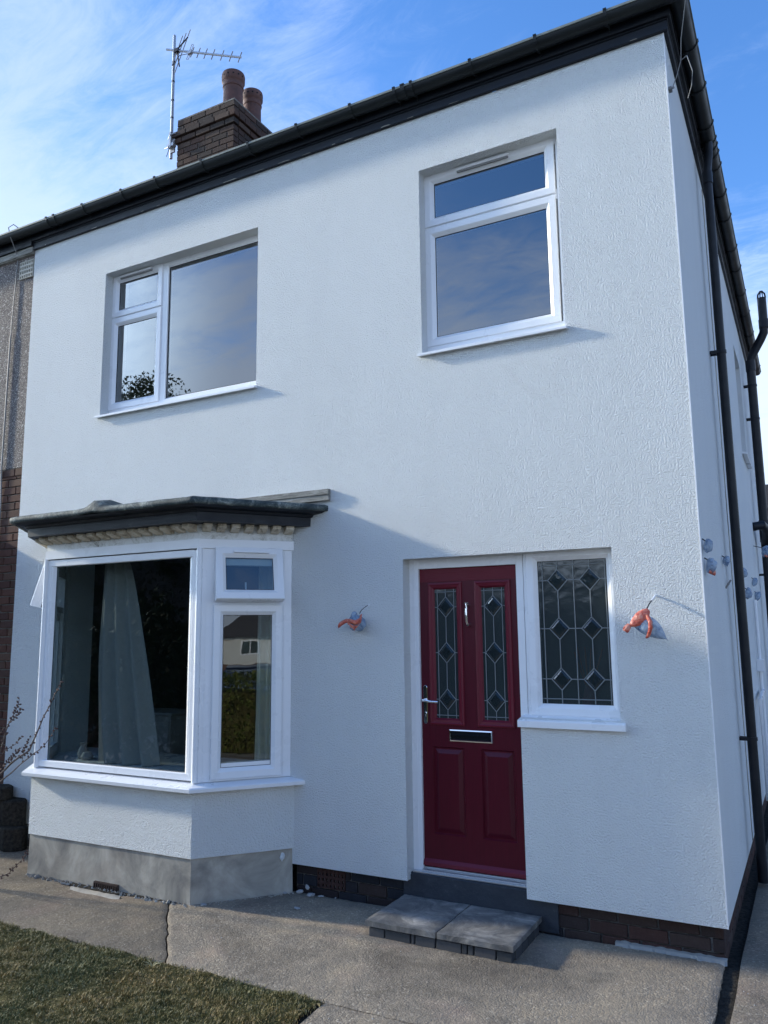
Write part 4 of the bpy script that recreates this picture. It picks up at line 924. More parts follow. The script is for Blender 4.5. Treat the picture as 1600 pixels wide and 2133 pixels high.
for wd in (.105, .165, .02, .125, .155, .03, .03, .125, .13, .175, .02, .13):
    if x + wd > -1.07: wd = -1.07 - x
    if wd < .015: break
    place_brick(stp, (x + wd / 2, -.447, .1325), (wd, .05, .055), BLOCK, 0, 'block', k); x += wd + .0075; k += 1
for k, (a, c) in enumerate(course(-.42, .04, .1, .008, 0)): place_brick(stp, (-1.083, (a + c) / 2, .1325), (c - a, .04, .055), BLOCK, R(90), 'block', k)
for k, (a, c) in enumerate(course(-.42, .04, .2, .008, 0)): place_brick(stp, (-1.962, (a + c) / 2, .1325), (c - a, .04, .055), BLOCK, R(90), 'block', k)

# ------------------------------------------------------------------ crumbs, mortar smears
def crumb(c, s, mat, seed, name, flat=.5):
    rnd = random.Random(seed); bm = bmesh.new(); bmesh.ops.create_icosphere(bm, subdivisions=1, radius=1)
    for v in bm.verts: v.co = Vector((v.co.x * s[0], v.co.y * s[1], v.co.z * s[2])) * rnd.uniform(.7, 1.15)
    me = bpy.data.meshes.new(name); bm.to_mesh(me); bm.free(); me.materials.append(mat); o = bpy.data.objects.new(name, me); COL.objects.link(o); o.location = c; o.rotation_euler = (rnd.uniform(-.3, .3), rnd.uniform(-.3, .3), rnd.uniform(0, 6)); return o
CR = [((-2.79, .0, .122), (.032, .02, .016), 'white plaster chunk lying nearest the bay corner by the wall'), ((-2.745, .02, .15), (.026, .012, .02), 'white plaster chunk propped against the bricks left of the air brick'),
      ((-2.69, -.015, .12), (.036, .026, .014), 'largest white plaster chunk in front of the air brick'), ((-2.61, -.01, .118), (.024, .008, .008), 'thin white plaster sliver right of the large chunk'),
      ((-2.50, .0, .118), (.009, .007, .007), 'small white crumb near the right end of the air brick'), ((-2.63, -.27, .114), (.024, .02, .006), 'flat grey flake on the shaded concrete before the air brick'),
      ((-2.88, -.06, .116), (.02, .014, .01), 'pale crumb at the foot of the cement plinth'), ((-3.24, -.49, .114), (.03, .02, .008), 'pale mortar flake at the bay corner on the concrete')]
for k, (c, s_, lb) in enumerate(CR): tag(crumb(c, s_, PLAST, k, 'plaster_crumb'), lb, 'plaster debris', 'plaster crumbs on the concrete')
# scattered grit on the concrete, and broken mortar along the bay foot
gm = MB(); rnd = random.Random(4)
def addcrumb(mb, c, r, rn):
    p = [Vector((rn.uniform(-1, 1), rn.uniform(-1, 1), 0)).normalized() * r * rn.uniform(.6, 1) for _ in range(1)][0]
    a = [(c[0] + r * rn.uniform(.6, 1.1) * math.cos(t), c[1] + r * rn.uniform(.6, 1.1) * math.sin(t), c[2] - r * .2) for t in (0, 1.5, 3.1, 4.6)]
    top = (c[0] + rn.uniform(-.3, .3) * r, c[1] + rn.uniform(-.3, .3) * r, c[2] + r * rn.uniform(.4, .8))
    for k in range(4): mb.face([a[k], a[(k + 1) % 4], top])
for k in range(90):
    x = rnd.uniform(-3.2, 1.0); y = rnd.uniform(-2.2, -.1); addcrumb(gm, (x, y, GZ + .002), rnd.uniform(.002, .0055), rnd)
o = gm.build('loose_grit', PLAST); o['kind'] = 'stuff'; tag(o, 'white grit specks scattered over the concrete path', 'grit')
fm = MB(); foot = offs(BASE, .035)
for k in range(330):
    seg = 1 if k < 230 else 2; f = rnd.random(); a, c = foot[seg], foot[seg + 1]
    x = a[0] * (1 - f) + c[0] * f; y = a[1] * (1 - f) + c[1] * f
    addcrumb(fm, (x + rnd.uniform(-.01, .01), y + rnd.uniform(-.035, .015), GZ + rnd.uniform(-.002, .006)), rnd.uniform(.006, .022) * (1 if seg == 1 else .5), rnd)
o = fm.build('mortar_rubble', CEMENT); o['kind'] = 'stuff'; tag(o, 'broken mortar rubble along the foot of the bay plinth', 'rubble')
# gap + buried air brick at the foot of the bay
b = MB(); b.prism([(-4.55, -.545), (-3.36, -.545), (-3.36, -.556), (-3.7, -.566), (-4.0, -.60), (-4.25, -.605), (-4.5, -.57)], GZ - .02, GZ + .0045); o = b.build('joint_gap', DIRT); o['kind'] = 'structure'
va = airbrick(-4.22, -3.98, GZ - .015, GZ + .045, -.556, 11, 1, BRICK_HOUSE, house, wf=.55)
b = MB(); b.sweep([[(x, -.62 + .012 * math.sin(x * 20), GZ - .01), (x, -.635, GZ + .014 + .006 * noise.noise(Vector((x * 20, 0, 0)))), (x, -.66 - .012 * math.sin(x * 9), GZ - .01)] for x in np.linspace(-4.36, -3.86, 26)]); b.build('vent_kerb', CEMENT, house, smooth='all')
# mortar smears at plinth right foot
sm_ = MB(); rows = []
for x in np.linspace(-.62, -.02, 50):
    n_ = abs(noise.noise(Vector((x * 15, 2, 0)))); wv = (.004 + .05 * n_ + .02 * abs(noise.noise(Vector((x * 50, 5, 0))))) * min(1, (x + .63) * 12)
    rows.append([(x, .058, .128 + .018 * n_), (x, .03, .128), (x, .03 - wv * .6, .117), (x, .02 - wv, .106)])
sm_.sweep(rows); sm_.build('mortar_smear', Mat('pale_mortar', (.26, .26, .25), .95).m, house)
# patch of render on the bay plinth end
tag(crumb((-2.905, -.055, .36), (.022, .008, .035), RENDER, 77, 'render_blob'), 'white render blob stuck on the cement plinth beside the wall', 'render blob')
# straggly grass tuft by the crack
tf = MB(); rnd = random.Random(9)
for k in range(9):
    a = rnd.uniform(0, 6.28); l = rnd.uniform(.03, .075); tf.tube([(-2.80, -1.42, GZ + .01), (-2.80 + math.cos(a) * l * .5, -1.42 + math.sin(a) * l * .5, GZ + .03), (-2.80 + math.cos(a) * l, -1.42 + math.sin(a) * l, GZ + .035)], [.002, .0018, .0006], 4)
tag(tf.build('grass_tuft', Mat('straw', (.35, .32, .18), .8).m), 'straw-coloured grass tuft at the lawn edge by the crack', 'grass tuft')

# ------------------------------------------------------------------ wrapped lamp cables
def blob(T3, seed, mat, name, parent, sub=3, amp=.18, tips=()):
    bm = bmesh.new(); bmesh.ops.create_icosphere(bm, subdivisions=sub, radius=1)
    for v in bm.verts:
        p = v.co.copy(); k = 1 + amp * noise.noise(p * 2.1 + Vector((seed, 0, 0))) + amp * .6 * noise.noise(p * 5 + Vector((0, seed, 0)))
        for d, l, sh in tips:
            d = Vector(d).normalized(); q = max(0, p.normalized().dot(d)); k += l * q ** sh
        v.co = T3 @ (p * k)
    me = bpy.data.meshes.new(name); bm.to_mesh(me); bm.free(); me.materials.append(mat)
    for f in me.polygons: f.use_smooth = True
    o = bpy.data.objects.new(name, me); COL.objects.link(o); attach(o, parent); return o
def ribbon(pts, width, wdir, name, mat, parent, th=.004):
    mb = MB(); rows = []
    for k, p in enumerate(pts):
        p = Vector(p); w_ = Vector(wdir[k] if isinstance(wdir, list) else wdir) * (width[k] if isinstance(width, (list, tuple)) else width) / 2
        n_ = len(pts); t = (Vector(pts[min(k + 1, n_ - 1)]) - Vector(pts[max(0, k - 1)])).normalized(); nn = t.cross(w_).normalized() * th
        rows.append([p - w_, p - w_ * .3 + nn * 1.2, p + w_ * .4 + nn * .6, p + w_, p + w_ * .3 - nn, p - w_ * .4 - nn])
    mb.sweep(rows, True); mb.face(rows[0]); mb.face(rows[-1]); o = mb.build(name, mat, parent, smooth='all'); return o
def xf(c, sx, sy, sz, ry=0, rz=0): return Matrix.Translation(c) @ Matrix.Rotation(rz, 4, 'Z') @ Matrix.Rotation(ry, 4, 'Y') @ Matrix.Diagonal((sx, sy, sz, 1))
WIREB = Mat('blue_grey_wire', (.08, .12, .2), .4).m
GB = 'wrapped cable ends on the front wall'
b1 = thing('wrapped_cable', 'cable end in clear wrap and orange tape between the bay and the red door', 'wrapped cable', (-2.213, -.0, 2.111), GB)
m_ = MB(); m_.tube([(-2.213, .01, 2.111), (-2.213, -.012, 2.11), (-2.225, -.03, 2.10), (-2.25, -.05, 2.075), (-2.262, -.06, 2.05)], .0028, 6); m_.build('cable', CABLE, b1)
m_ = MB(); m_.tube([(-2.213, .005, 2.111), (-2.218, -.02, 2.109)], .006, 8); m_.build('cable_grommet', UPVC, b1)
blob(xf((-2.280, -.07, 1.985), .070, .045, .055, .35), 3, WRAP, 'clear_wrap', b1)
blob(xf((-2.30, -.07, 2.035), .025, .02, .03, .2), 5, WRAP, 'clear_wrap', b1)
ribbon([(-2.245, -.075, 2.03), (-2.235, -.10, 2.0), (-2.26, -.125, 1.985), (-2.30, -.128, 2.0), (-2.345, -.105, 2.0), (-2.385, -.095, 1.985), (-2.415, -.09, 1.968)], [.03, .04, .035, .025, .03, .036, .04], (.1, 0, 1), 'orange_tape', TAPE, b1, .006)
ribbon([(-2.232, -.085, 2.04), (-2.225, -.11, 1.99), (-2.25, -.12, 1.955), (-2.30, -.118, 1.962)], .022, (.5, -.2, .8), 'orange_tape', TAPE, b1)
ribbon([(-2.32, -.12, 1.985), (-2.29, -.125, 1.965), (-2.265, -.118, 1.94)], .018, (.3, 0, 1), 'orange_tape', TAPE, b1)
b2 = thing('wrapped_cable', 'cable end in a blue-grey bag with a wide orange sleeve right of the leaded window', 'wrapped cable', (-.266, 0, 2.116), GB)
m_ = MB(); m_.tube([(-.266, .01, 2.116), (-.268, -.01, 2.114), (-.285, -.045, 2.085), (-.298, -.075, 2.06), (-.315, -.095, 2.02)], .0035, 6); m_.build('cable', CABLE, b2)
m_ = MB(); m_.tube([(-.266, .01, 2.116), (-.27, -.018, 2.110), (-.287, -.047, 2.083)], .006, 8); m_.build('cable_sheath', UPVC, b2)
def lens(name, A, B, w, th, par, seed, nrm=(0, 1, 0), mat=None, bow=.012):
    A, B = Vector(A), Vector(B); ax = (B - A); N_ = Vector(nrm); up_ = ax.normalized().cross(N_).normalized(); mb = MB(); rows = []
    for i in range(25):
        u = i / 24; h = w * math.sin(math.pi * min(1, u * 1.02 + .04)) ** .75 * (1 - .25 * u) + .0015; t_ = th * math.sin(math.pi * u) ** .8 + .001; c = A + ax * u; row = []
        for j in range(20):
            a = 2 * math.pi * j / 20; k_ = 1 + .22 * noise.noise(Vector((u * 6, math.cos(a) * 2, math.sin(a) * 2 + seed)))
            row.append(c + up_ * (h * math.cos(a)) + N_ * (t_ * math.sin(a) * k_) + up_ * (bow * math.sin(u * 3)))
        rows.append(row)
    mb.sweep(rows, True); return mb.build(name, mat or WRAP, par, smooth='all')
lens('clear_wrap', (-.395, -.12, 1.985), (-.200, -.10, 1.850), .060, .030, b2, 3)
m_ = MB(); m_.tube([(-.30 + .052 * math.cos(a) + .012 * math.sin(3 * a), -.11 + .012 * math.sin(2 * a), 1.918 + .034 * math.sin(a) - .02 * math.cos(a)) for a in np.linspace(0, 11.5, 60)], .0035, 6); m_.build('cable', WIREB, b2)
lens('orange_sleeve', (-.292, -.122, 2.028), (-.412, -.138, 1.930), .040, .012, b2, 9, mat=TAPE, bow=.006)
m_ = MB(); m_.tube([(-.402, -.132, 1.944), (-.414, -.134, 1.930), (-.424, -.136, 1.915), (-.430, -.137, 1.905)], [.013, .019, .021, .017], 9, cap=False); m_.build('orange_cuff', TAPE, b2)
ribbon([(-.305, -.13, 2.0), (-.284, -.146, 1.96), (-.284, -.150, 1.92), (-.297, -.145, 1.885), (-.31, -.125, 1.868)], .024, (1, -.1, .15), 'orange_tape', TAPE, b2)
SBG = 'wrapped fittings along the side wall'
SB = [((.03, .10, 2.40), .045, 0, 'clear bag at the front of the side wall, topmost of a pair by the corner'), ((.035, .14, 2.285), .05, 1, 'torn clear bag with an orange end, lower of the pair by the house corner'),
      ((.03, 1.28, 2.40), .04, 0, 'small clear bag just left of the front downpipe'), ((.02, 1.40, 2.24), .02, 2, 'small dark cross-shaped fixing below the bag left of the downpipe'),
      ((.03, 3.0, 2.42), .05, 0, 'blue-tinted bag just right of the front downpipe'), ((.03, 3.4, 2.25), .055, 0, 'crumpled clear bag below the blue-tinted one right of the downpipe'),
      ((.03, 4.6, 2.42), .05, 0, 'dark bag halfway between the two black pipes'), ((.03, 4.95, 2.28), .055, 0, 'grey bag low between the two black pipes'),
      ((.12, 5.5, 2.83), .07, 1, 'clear bag with a red strip hanging beside the soil pipe')]
for k, (c, s_, kind, lb) in enumerate(SB):
    t = thing('wrapped_fitting', lb, 'wrapped fitting', c, SBG)
    if kind == 2:
        m_ = MB(); m_.tube([(c[0], c[1] - .03, c[2]), (c[0], c[1] + .03, c[2])], .007, 6); m_.tube([(0, c[1], c[2] - .03), (c[0] + .02, c[1], c[2] + .03)], .007, 6); m_.build('fixing', CABLEG, t); continue
    blob(xf(c, s_ * .6, s_ * .8, s_, .2), k * 3 + 1, WRAP, 'clear_wrap', t, 2, .4)
    m_ = MB(); m_.tube([(0, c[1], c[2] + s_), (c[0], c[1], c[2] + s_ * .5)], .004, 6); m_.build('cable', CABLE, t)
    if kind == 1: ribbon([(c[0] - .01, c[1] - s_ * .5, c[2] - s_ * .6), (c[0] + .02, c[1], c[2] - s_ * .9), (c[0] + .01, c[1] + s_ * .4, c[2] - s_ * .6)], .03, (.2, .1, 1), 'orange_tape', TAPE, t)
# loose cable over the eaves corner
cc = MB(); cc.tube([(.155, -.10, 5.93), (.16, -.12, 5.84), (.10, .02, 5.66), (.085, .08, 5.56), (.05, .09, 5.46), (.012, .12, 5.40)], .0028, 6)
cc.tube([(.085, .08, 5.56), (.13, .0, 5.52), (.16, -.06, 5.36), (.15, -.07, 5.26), (.12, -.04, 5.20)], .0025, 6)
cc.box(.0, .02, .055, .095, 5.365, 5.385); cc.tube([(.0, .05, 5.36), (.035, .03, 5.352)], .008, 6); tag(cc.build('loose_cable', CABLEG), 'thin cable looping over the gutter corner and fixed to the side wall', 'cable')

# ------------------------------------------------------------------ inside the bay
def curtain(name, label, top, bot, zt, zb, y, mat, folds, amp, gather=None):
    mb = MB(); rows = []; nz, nx = 40, 70
    for j in range(nz + 1):
        f = j / nz; z = zt + (zb - zt) * f; xa = top[0] * (1 - f) + bot[0] * f; e_ = f ** .8; xb = top[1] * (1 - e_) + bot[1] * e_
        xa -= .05 * math.sin(f * math.pi) * (1 if gather else 0)
        row = []
        for i in range(nx + 1):
            u = i / nx; ph = u * folds * 2 * math.pi + .6 * math.sin(f * 3); yy = y + amp * math.sin(ph) * (.35 + .65 * f) + .4 * amp * noise.noise(Vector((u * 5, f * 2.2, folds))) + (.06 * (abs(u - .35)) if gather else 0)
            row.append((xa + (xb - xa) * u, yy, z))
        rows.append(row)
    mb.sweep(rows); o = mb.build(name, mat, smooth='all'); tag(o, label, 'curtain'); return o
curtain('curtain', 'grey-blue curtain hanging gathered behind the large bay pane', (-4.57, -4.33), (-4.56, -3.96), 2.52, .93, -.27, CURT, 3.2, .045, True)
curtain('curtain', 'pale curtain at the right-hand end of the bay behind the side light', (-3.28, -3.08), (-3.30, -3.08), 2.58, .93, .12, CURTP, 3, .02)
t = thing('radiator_cabinet', 'pale cabinet standing in the room behind the curtain', 'cabinet', (-4.9, .62, .34))
b = MB(); b.box(-5.25, -4.60, .60, .95, .345, 1.20); b.build('body', CURT, t, bevel=.005)
b = MB(); b.box(-5.28, -4.57, .58, .97, 1.202, 1.225); b.build('top', CURT, t, bevel=.004)
for x in (-5.08, -4.76): b = MB(); b.box(x - .15, x + .15, .588, .598, .40, 1.15); b.build('cabinet_door', CURT, t, bevel=.004)
t = thing('bookcase', 'dark bookcase with rows of books on the room wall', 'bookcase', (-4.7, 3.7, .34))
b = MB(); b.box(-9 + 3.2, -2.6, 3.86, 3.895, .345, 2.6)
for z in (.9, 1.3, 1.75, 2.2): b.box(-5.8, -2.6, 3.60, 3.855, z, z + .03)
b.build('shelves', INDARK, t); rnd = random.Random(5)
for z in (1.33, 1.78):
    x = -5.7
    while x < -2.8:
        wd = rnd.uniform(.02, .05); h = rnd.uniform(.18, .27)
        if rnd.random() < .8: place_brick(t, (x + wd / 2, 3.70, z + h / 2 + .003), (round(wd, 2), .15, round(h, 2)), BOOK, 0, 'book', 0)
        x += wd + .003
t = thing('ornament', 'white ornament on the window board behind the bay glass', 'ornament', (-4.80, -.18, .927))
b = MB(); b.lathe(-4.82, -.17, [(0.0, .927), (.035, .927), (.045, .97), (.03, 1.01), (.02, 1.03), (.03, 1.05), (.0, 1.06)], 14); b.build('figure', PLAST, t, smooth=True)
b = MB(); b.lathe(-4.74, -.20, [(0.0, .927), (.04, .927), (.05, .95), (.03, .985), (.0, .99)], 14); b.build('bowl', PLAST, t, smooth=True)
# vase with reeds behind the leaded window
t = thing('reed_vase', 'vase of reddish reeds behind the leaded window', 'vase', (-.72, .42, 1.40))
b = MB(); b.lathe(-.78, .36, [(0, 1.40), (.045, 1.40), (.05, 1.46), (.03, 1.53), (.022, 1.56)], 14); b.build('vase', Mat('dark_pink', (.25, .05, .05), .4).m, t, smooth=True)
b = MB(); rnd = random.Random(2)
for k in range(9): b.tube([(-.78, .36, 1.5), (-.78 + rnd.uniform(-.09, .09), .36 + rnd.uniform(-.05, .05), 1.80 + rnd.uniform(-.05, .03))], .004, 5)
b.build('reeds', Mat('reed', (.35, .14, .07), .8).m, t)
b = MB(); b.box(-1.0, -.45, .285, .50, 1.37, 1.398); tag(b.build('shelf', INNER), 'shelf inside behind the leaded window', 'shelf')

# ------------------------------------------------------------------ bare shrub at the left edge
sh = thing('bare_shrub', 'leafless shrub with brown buds at the left edge before the bay', 'shrub', (-5.15, -.95, GZ))
Ysh = -.9
def br(pts, r0, r1, buds, seed, step=.045):
    rnd = random.Random(seed); P = []
    for k in range(len(pts) - 1):
        for f in np.linspace(0, 1, 5)[:-1]:
            a, c = Vector(pts[k]), Vector(pts[k + 1]); P.append(a.lerp(c, f) + Vector((rnd.uniform(-1, 1), rnd.uniform(-1, 1), rnd.uniform(-1, 1))) * .0035)
    P.append(Vector(pts[-1])); n_ = len(P); m_ = MB(); m_.tube(P, [r0 + (r1 - r0) * k / (n_ - 1) for k in range(n_)], 6); m_.build('branch', BARK, sh, smooth='all')
    bb = MB(); L_ = 0
    for k in range(1, n_):
        if k / n_ < buds: continue
        d = (P[k] - P[k - 1]); t_ = d.normalized(); sd = t_.cross(Vector((0, 1, 0))).normalized()
        for sgn in (1, -1):
            if rnd.random() < .8:
                q = P[k - 1].lerp(P[k], rnd.random()); dirn = (t_ * .6 + sd * sgn * rnd.uniform(.6, 1.1) + Vector((0, rnd.uniform(-.6, .6), 0))).normalized(); l = rnd.uniform(.014, .028)
                bb.tube([q, q + dirn * l * .45, q + dirn * l * .75, q + dirn * l], [.0016, .0065, .006, .001], 5)
    if bb.v: bb.build('buds', BUD, sh)
root = (-5.15, -.95, GZ)
P_ = lambda x, z, y=Ysh: (x, y, z)
br([root, (-5.1, -.93, .5), P_(-5.0, .80), P_(-4.75, .99), P_(-4.554, 1.10), P_(-4.42, 1.335), P_(-4.31, 1.50), P_(-4.246, 1.60)], .012, .0018, .48, 1)
br([P_(-5.0, .78), P_(-4.78, .90), P_(-4.60, 1.02), P_(-4.40, 1.14), P_(-4.26, 1.285)], .007, .0015, .45, 2)
br([root, (-5.05, -.93, .6), P_(-4.93, .95), P_(-4.86, 1.10), P_(-4.80, 1.27), P_(-4.72, 1.38), P_(-4.69, 1.46)], .010, .0018, .45, 3)
br([P_(-4.80, 1.27), P_(-4.72, 1.33), P_(-4.66, 1.39)], .004, .0015, .3, 4)
br([P_(-4.93, .98), P_(-4.82, 1.08), P_(-4.70, 1.14), P_(-4.64, 1.20)], .004, .0015, .3, 5)
br([P_(-4.96, .88), P_(-4.85, .95), P_(-4.78, 1.0), P_(-4.72, 1.06)], .004, .0015, .3, 6)
br([P_(-4.93, 1.0), P_(-4.90, 1.18), P_(-4.84, 1.25), P_(-4.80, 1.20)], .004, .0015, .3, 7)
br([P_(-4.75, .99), P_(-4.70, 1.07), P_(-4.63, 1.12)], .003, .0012, .2, 11)
br([P_(-4.62, 1.03), P_(-4.60, 1.12), P_(-4.55, 1.19)], .003, .0012, .2, 12)
br([root, (-5.05, -.95, .16), (-4.85, -.93, .17), (-4.70, -.9, .24), (-4.58, -.9, .33), (-4.50, -.9, .41)], .007, .0018, .5, 8)
br([root, (-5.3, -.96, .6), (-5.4, -.95, 1.1), (-5.45, -.95, 1.4)], .010, .002, .4, 9)
br([root, (-5.12, -1.05, .6), (-5.1, -1.1, 1.0), (-5.0, -1.15, 1.2)], .010, .002, .4, 10)
# dark stones and planter by the party line
for k, (c, s_, lb) in enumerate([((-5.72, -.10, .20), (.15, .1, .10), 'dark stone lying lowest by the left corner of the bay'), ((-5.80, -.06, .40), (.16, .10, .11), 'dark stone resting on the lower stones left of the bay'),
                                 ((-5.98, -.12, .24), (.14, .12, .14), 'dark stone at the party line behind the shrub'), ((-5.90, -.10, .56), (.13, .09, .06), 'flat dark stone on top of the small stack left of the bay')]):
    bm_ = MB(); bm_.prism([(c[0] + s_[0] * math.cos(t) * (1 + .2 * math.sin(3 * t + k)), c[1] + s_[1] * math.sin(t)) for t in np.linspace(0, 5.6, 8)], c[2] - s_[2], c[2] + s_[2]); o = bm_.build('stone', DIRT, bevel=.015); tag(o, lb, 'stone', 'stones stacked left of the bay')
# ------------------------------------------------------------------ foliage behind the camera (seen in the glass)
def leaves(name, mat, n_, fn, size, parent=None, seed=1):
    rs = np.random.RandomState(seed); P = np.array([fn(rs) for _ in range(n_)]); d1 = rs.normal(size=(n_, 3)); d1 /= np.linalg.norm(d1, axis=1)[:, None]; d2 = np.cross(d1, rs.normal(size=(n_, 3))); d2 /= np.linalg.norm(d2, axis=1)[:, None]
    s_ = size * rs.uniform(.6, 1.3, n_)[:, None]; V = np.stack([P - d1 * s_, P + d2 * s_ * .45, P + d1 * s_, P - d2 * s_ * .45], 1).reshape(-1, 3)
    me = bpy.data.meshes.new(name); me.vertices.add(n_ * 4); me.vertices.foreach_set('co', V.ravel()); me.loops.add(n_ * 4); me.loops.foreach_set('vertex_index', np.arange(n_ * 4, dtype=np.int32)); me.polygons.add(n_); me.polygons.foreach_set('loop_start', np.arange(n_, dtype=np.int32) * 4)
    me.update(calc_edges=True); me.materials.append(mat); o = bpy.data.objects.new(name, me); COL.objects.link(o)
    if parent: attach(o, parent)
    return o
def hedge(x0, x1, y0, y1, z0, z1, n_, mat, label, size=.04):
    t = thing('hedge', label, 'hedge', ((x0 + x1) / 2, (y0 + y1) / 2, z0))
    def fn(rs):
        while 1:
            p = np.array([rs.uniform(x0, x1), rs.uniform(y0, y1), rs.uniform(z0, z1)])
            e = min(p[0] - x0, x1 - p[0], p[1] - y0, y1 - p[1], z1 - p[2])
            if e < .35 * rs.random() + .04 * 0:
                k = .12 * noise.noise(Vector(p * 1.7)); c = np.array([(x0 + x1) / 2, (y0 + y1) / 2, z0]); return c + (p - c) * (1 + k)
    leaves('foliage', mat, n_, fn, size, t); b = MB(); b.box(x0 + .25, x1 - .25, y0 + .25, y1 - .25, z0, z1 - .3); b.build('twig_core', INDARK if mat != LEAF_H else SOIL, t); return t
LEAF_T = leafmat('tree_leaf', (.07, .09, .05), (.10, .12, .07), (.15, .17, .10))
def tree(x, y, h, r, n_, label, seed, mat=LEAF_T):
    t = thing('tree', label, 'tree', (x, y, GZ), 'trees across the front garden'); rnd = random.Random(seed)
    b = MB(); b.tube([(x, y, GZ - .1), (x + .1, y, h * .3), (x, y + .1, h * .6), (x + .1, y, h * .92)], [.2, .15, .1, .03], 10); b.build('trunk', BARK, t)
    cl = []
    for k in range(16):
        a = rnd.uniform(0, 6.28); z = h * rnd.uniform(.25, .92); rr = r * (1 - .55 * (z / h)) * rnd.uniform(.4, 1); c = (x + rr * math.cos(a), y + rr * math.sin(a), z); cl.append((c, rnd.uniform(.5, .95) * r * .45))
        b = MB(); b.tube([(x, y, z * .8), ((x + c[0]) / 2, (y + c[1]) / 2, z * .93), c], [.06, .035, .012], 6); b.build('limb', BARK, t)
    def fn(rs):
        c, rr = cl[rs.randint(len(cl))]; v = rs.normal(size=3); v /= np.linalg.norm(v); return np.array(c) + v * rr * rs.uniform(.5, 1.12) * np.array([1, 1, .9])
    leaves('crown', mat, n_ * 2, fn, .065, t, seed); return t
hedge(-26, -11.5, -12.6, -10.4, GZ - .05, 4.2, 60000, LEAF_D, 'tall dark hedge at the far left of the road side', .05)
hedge(-11.3, -2.2, -11.2, -10.2, GZ - .05, 3.1, 40000, LEAF_D, 'lower dark hedge along the road side of the front garden', .045)
hedge(3.0, 4.2, -9.0, -1.2, GZ - .05, 1.28, 22000, LEAF_H, 'clipped yellow-green privet hedge beside the drive', .035)
tree(-18.2, -11.5, 10.1, 3.4, 13000, 'tallest dark evergreen tree across the road', 3); tree(-17.5, -9.0, 6.5, 2.8, 9000, 'bushy evergreen tree at the far left of the road', 4)
tree(-9.5, -11.5, 5.2, 2.2, 8000, 'lower round evergreen tree behind the dark hedge', 5)
tree(-20.5, -13, 7.5, 3.0, 9000, 'evergreen tree behind the bushy one far left', 6)
t = thing('shade_shrub', 'rounded laurel shrub added out of view at the far left to shade the lawn', 'shrub', (-7.3, -3.9, GZ))  # added outside the frame so its shadow darkens the near lawn
def fn_l(rs):
    v = rs.normal(size=3); v /= np.linalg.norm(v); v[2] = abs(v[2]); k = rs.uniform(.7, 1.1) * (1 + .2 * noise.noise(Vector(v * 2))); return np.array((-7.3, -3.9, GZ)) + v * k * np.array([1.2, 1.3, 2.1])
leaves('foliage', LEAF_D, 9000, fn_l, .06, t, 9); b = MB(); b.tube([(-7.3, -3.9, GZ - .05), (-7.3, -3.9, 1.4)], [.05, .02], 6); b.build('trunk', BARK, t)
# parked car on the road to the right
def car(cx, cy, zg, ang):
    t = thing('parked_car', 'dark blue parked car beyond the privet hedge', 'car', (cx, cy, zg)); ca, sa = math.cos(ang), math.sin(ang)
    T = lambda p: (cx + p[0] * ca - p[1] * sa, cy + p[0] * sa + p[1] * ca, zg + p[2])
    prof = [(-2.1, .25), (-2.15, .6), (-2.05, .85), (-1.2, .98), (1.75, .95), (2.05, .8), (2.1, .5), (2.05, .25)]
    mb = MB(T); mb.prism_y(prof, -.88, .88); mb.build('body', CAR, t, bevel=.06, seg=3)
    mb = MB(T); lo_, hi_ = [(-1.25, .97), (1.70, .95)], [(-.55, 1.42), (1.15, 1.44)]
    A = [(-1.25, -.80, .97), (1.70, -.80, .95), (1.70, .80, .95), (-1.25, .80, .97)]; B = [(-.55, -.62, 1.42), (1.15, -.62, 1.44), (1.15, .62, 1.44), (-.55, .62, 1.42)]
    for k in range(4): mb.face([A[k], A[(k + 1) % 4], B[(k + 1) % 4], B[k]])
    mb.build('window', GLASS_UP, t); mb = MB(T); mb.prism([(-.55, -.62), (1.15, -.62), (1.15, .62), (-.55, .62)], 1.42, 1.47); mb.build('roof', CAR, t, bevel=.03, seg=2)
    for x in (-1.35, 1.3):
        for y in (-.86, .86):
            mb = MB(T); mb.tube([(x, y - .1, .32), (x, y + .1, .32)], .32, 20); w_ = mb.build('wheel', BLACK, t); mb = MB(T); mb.tube([(x, y + (.105 if y > 0 else -.105), .32), (x, y + (.11 if y > 0 else -.11), .32)], .2, 16); mb.build('rim', GALV, w_)
    for y in (-.6, .6): mb = MB(T); mb.box(-2.17, -2.10, y - .18, y + .18, .62, .76); mb.build('headlight', UPVC, t, bevel=.01)
car(7.6, -6.2, -.22, R(62))
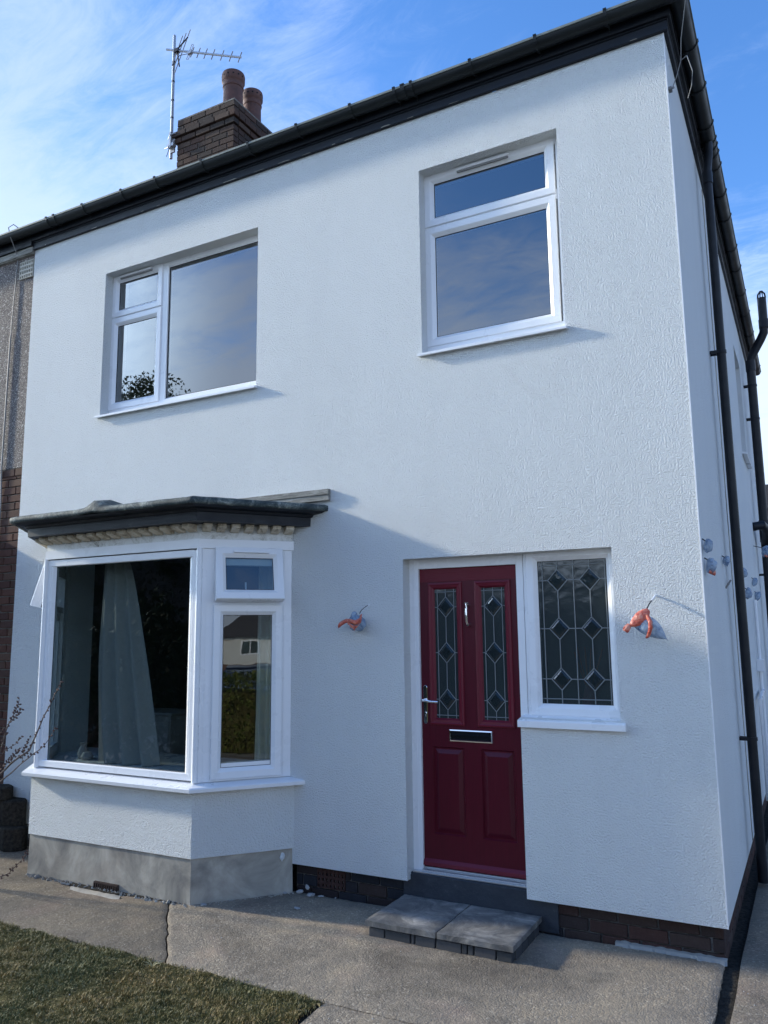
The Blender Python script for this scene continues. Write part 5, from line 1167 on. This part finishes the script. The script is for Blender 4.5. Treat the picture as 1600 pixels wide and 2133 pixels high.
# white house down the road, seen mirrored in the bay
oh = thing('opposite_house', 'pale rendered house with dark hipped roof down the road', 'house', (48, -25.5, -2.5))
TO = lambda p: (48.3 + p[0] * .47 + p[1] * .88, -25.2 + p[0] * .88 - p[1] * .47, p[2])
wl = MB(TO); wl.box(-6, 6, 0, 7, -2.6, 1.75); wl.build('wall', PALE, oh)
rfm = MB(TO); rfm.sweep([[(-6.4, -.4, 1.75), (6.4, -.4, 1.75), (6.4, 7.4, 1.75), (-6.4, 7.4, 1.75)], [(-2.5, 3.5, 4.9), (2.5, 3.5, 4.9), (2.5, 3.6, 4.9), (-2.5, 3.6, 4.9)]], True); rfm.build('roof', ROOF, oh)
for x in (-3.4, -.4, 1.3, 3.9):
    f = MB(TO); f.ring((x - .7, x + .7, .42, 1.50), [(0, -.05), (.09, -.05), (.09, .0), (0, 0)]); f.box(x - .04, x + .04, -.05, -.01, .5, 1.42); fo = f.build('window', UPVC, oh); g = MB(TO); g.face([(x - .65, -.012, .45), (x + .65, -.012, .45), (x + .65, -.012, 1.45), (x - .65, -.012, 1.45)]); g.build('pane', GLASS_LEAD, fo)
f = MB(TO); f.box(-6.02, 6.02, -.02, .0, -2.6, -.25); f.build('brick_base', BRICK_FAR, oh)
# house behind, glimpsed past the soil pipe
rh = thing('rear_house', 'brown brick house behind, glimpsed at the right edge', 'house', (1.5, 23, GZ))
b = MB(); b.box(-2.5, 6, 20, 28, GZ - .1, 5.3); b.build('wall', BRICK_FAR, rh); b = MB(); b.box(-2.7, 6.2, 19.8, 28.2, 5.32, 6.0); b.build('roof', ROOF, rh)
for x in (-.35, 1.6): f = MB(); f.ring((x - .5, x + .5, 3.9, 5.0), [(0, 19.95), (.08, 19.95), (.08, 19.998), (0, 19.998)]); fo = f.build('window', UPVC, rh); g = MB(); g.face([(x - .45, 19.985, 3.95), (x + .45, 19.985, 3.95), (x + .45, 19.985, 4.95), (x - .45, 19.985, 4.95)]); g.build('pane', GLASS_UP, fo)
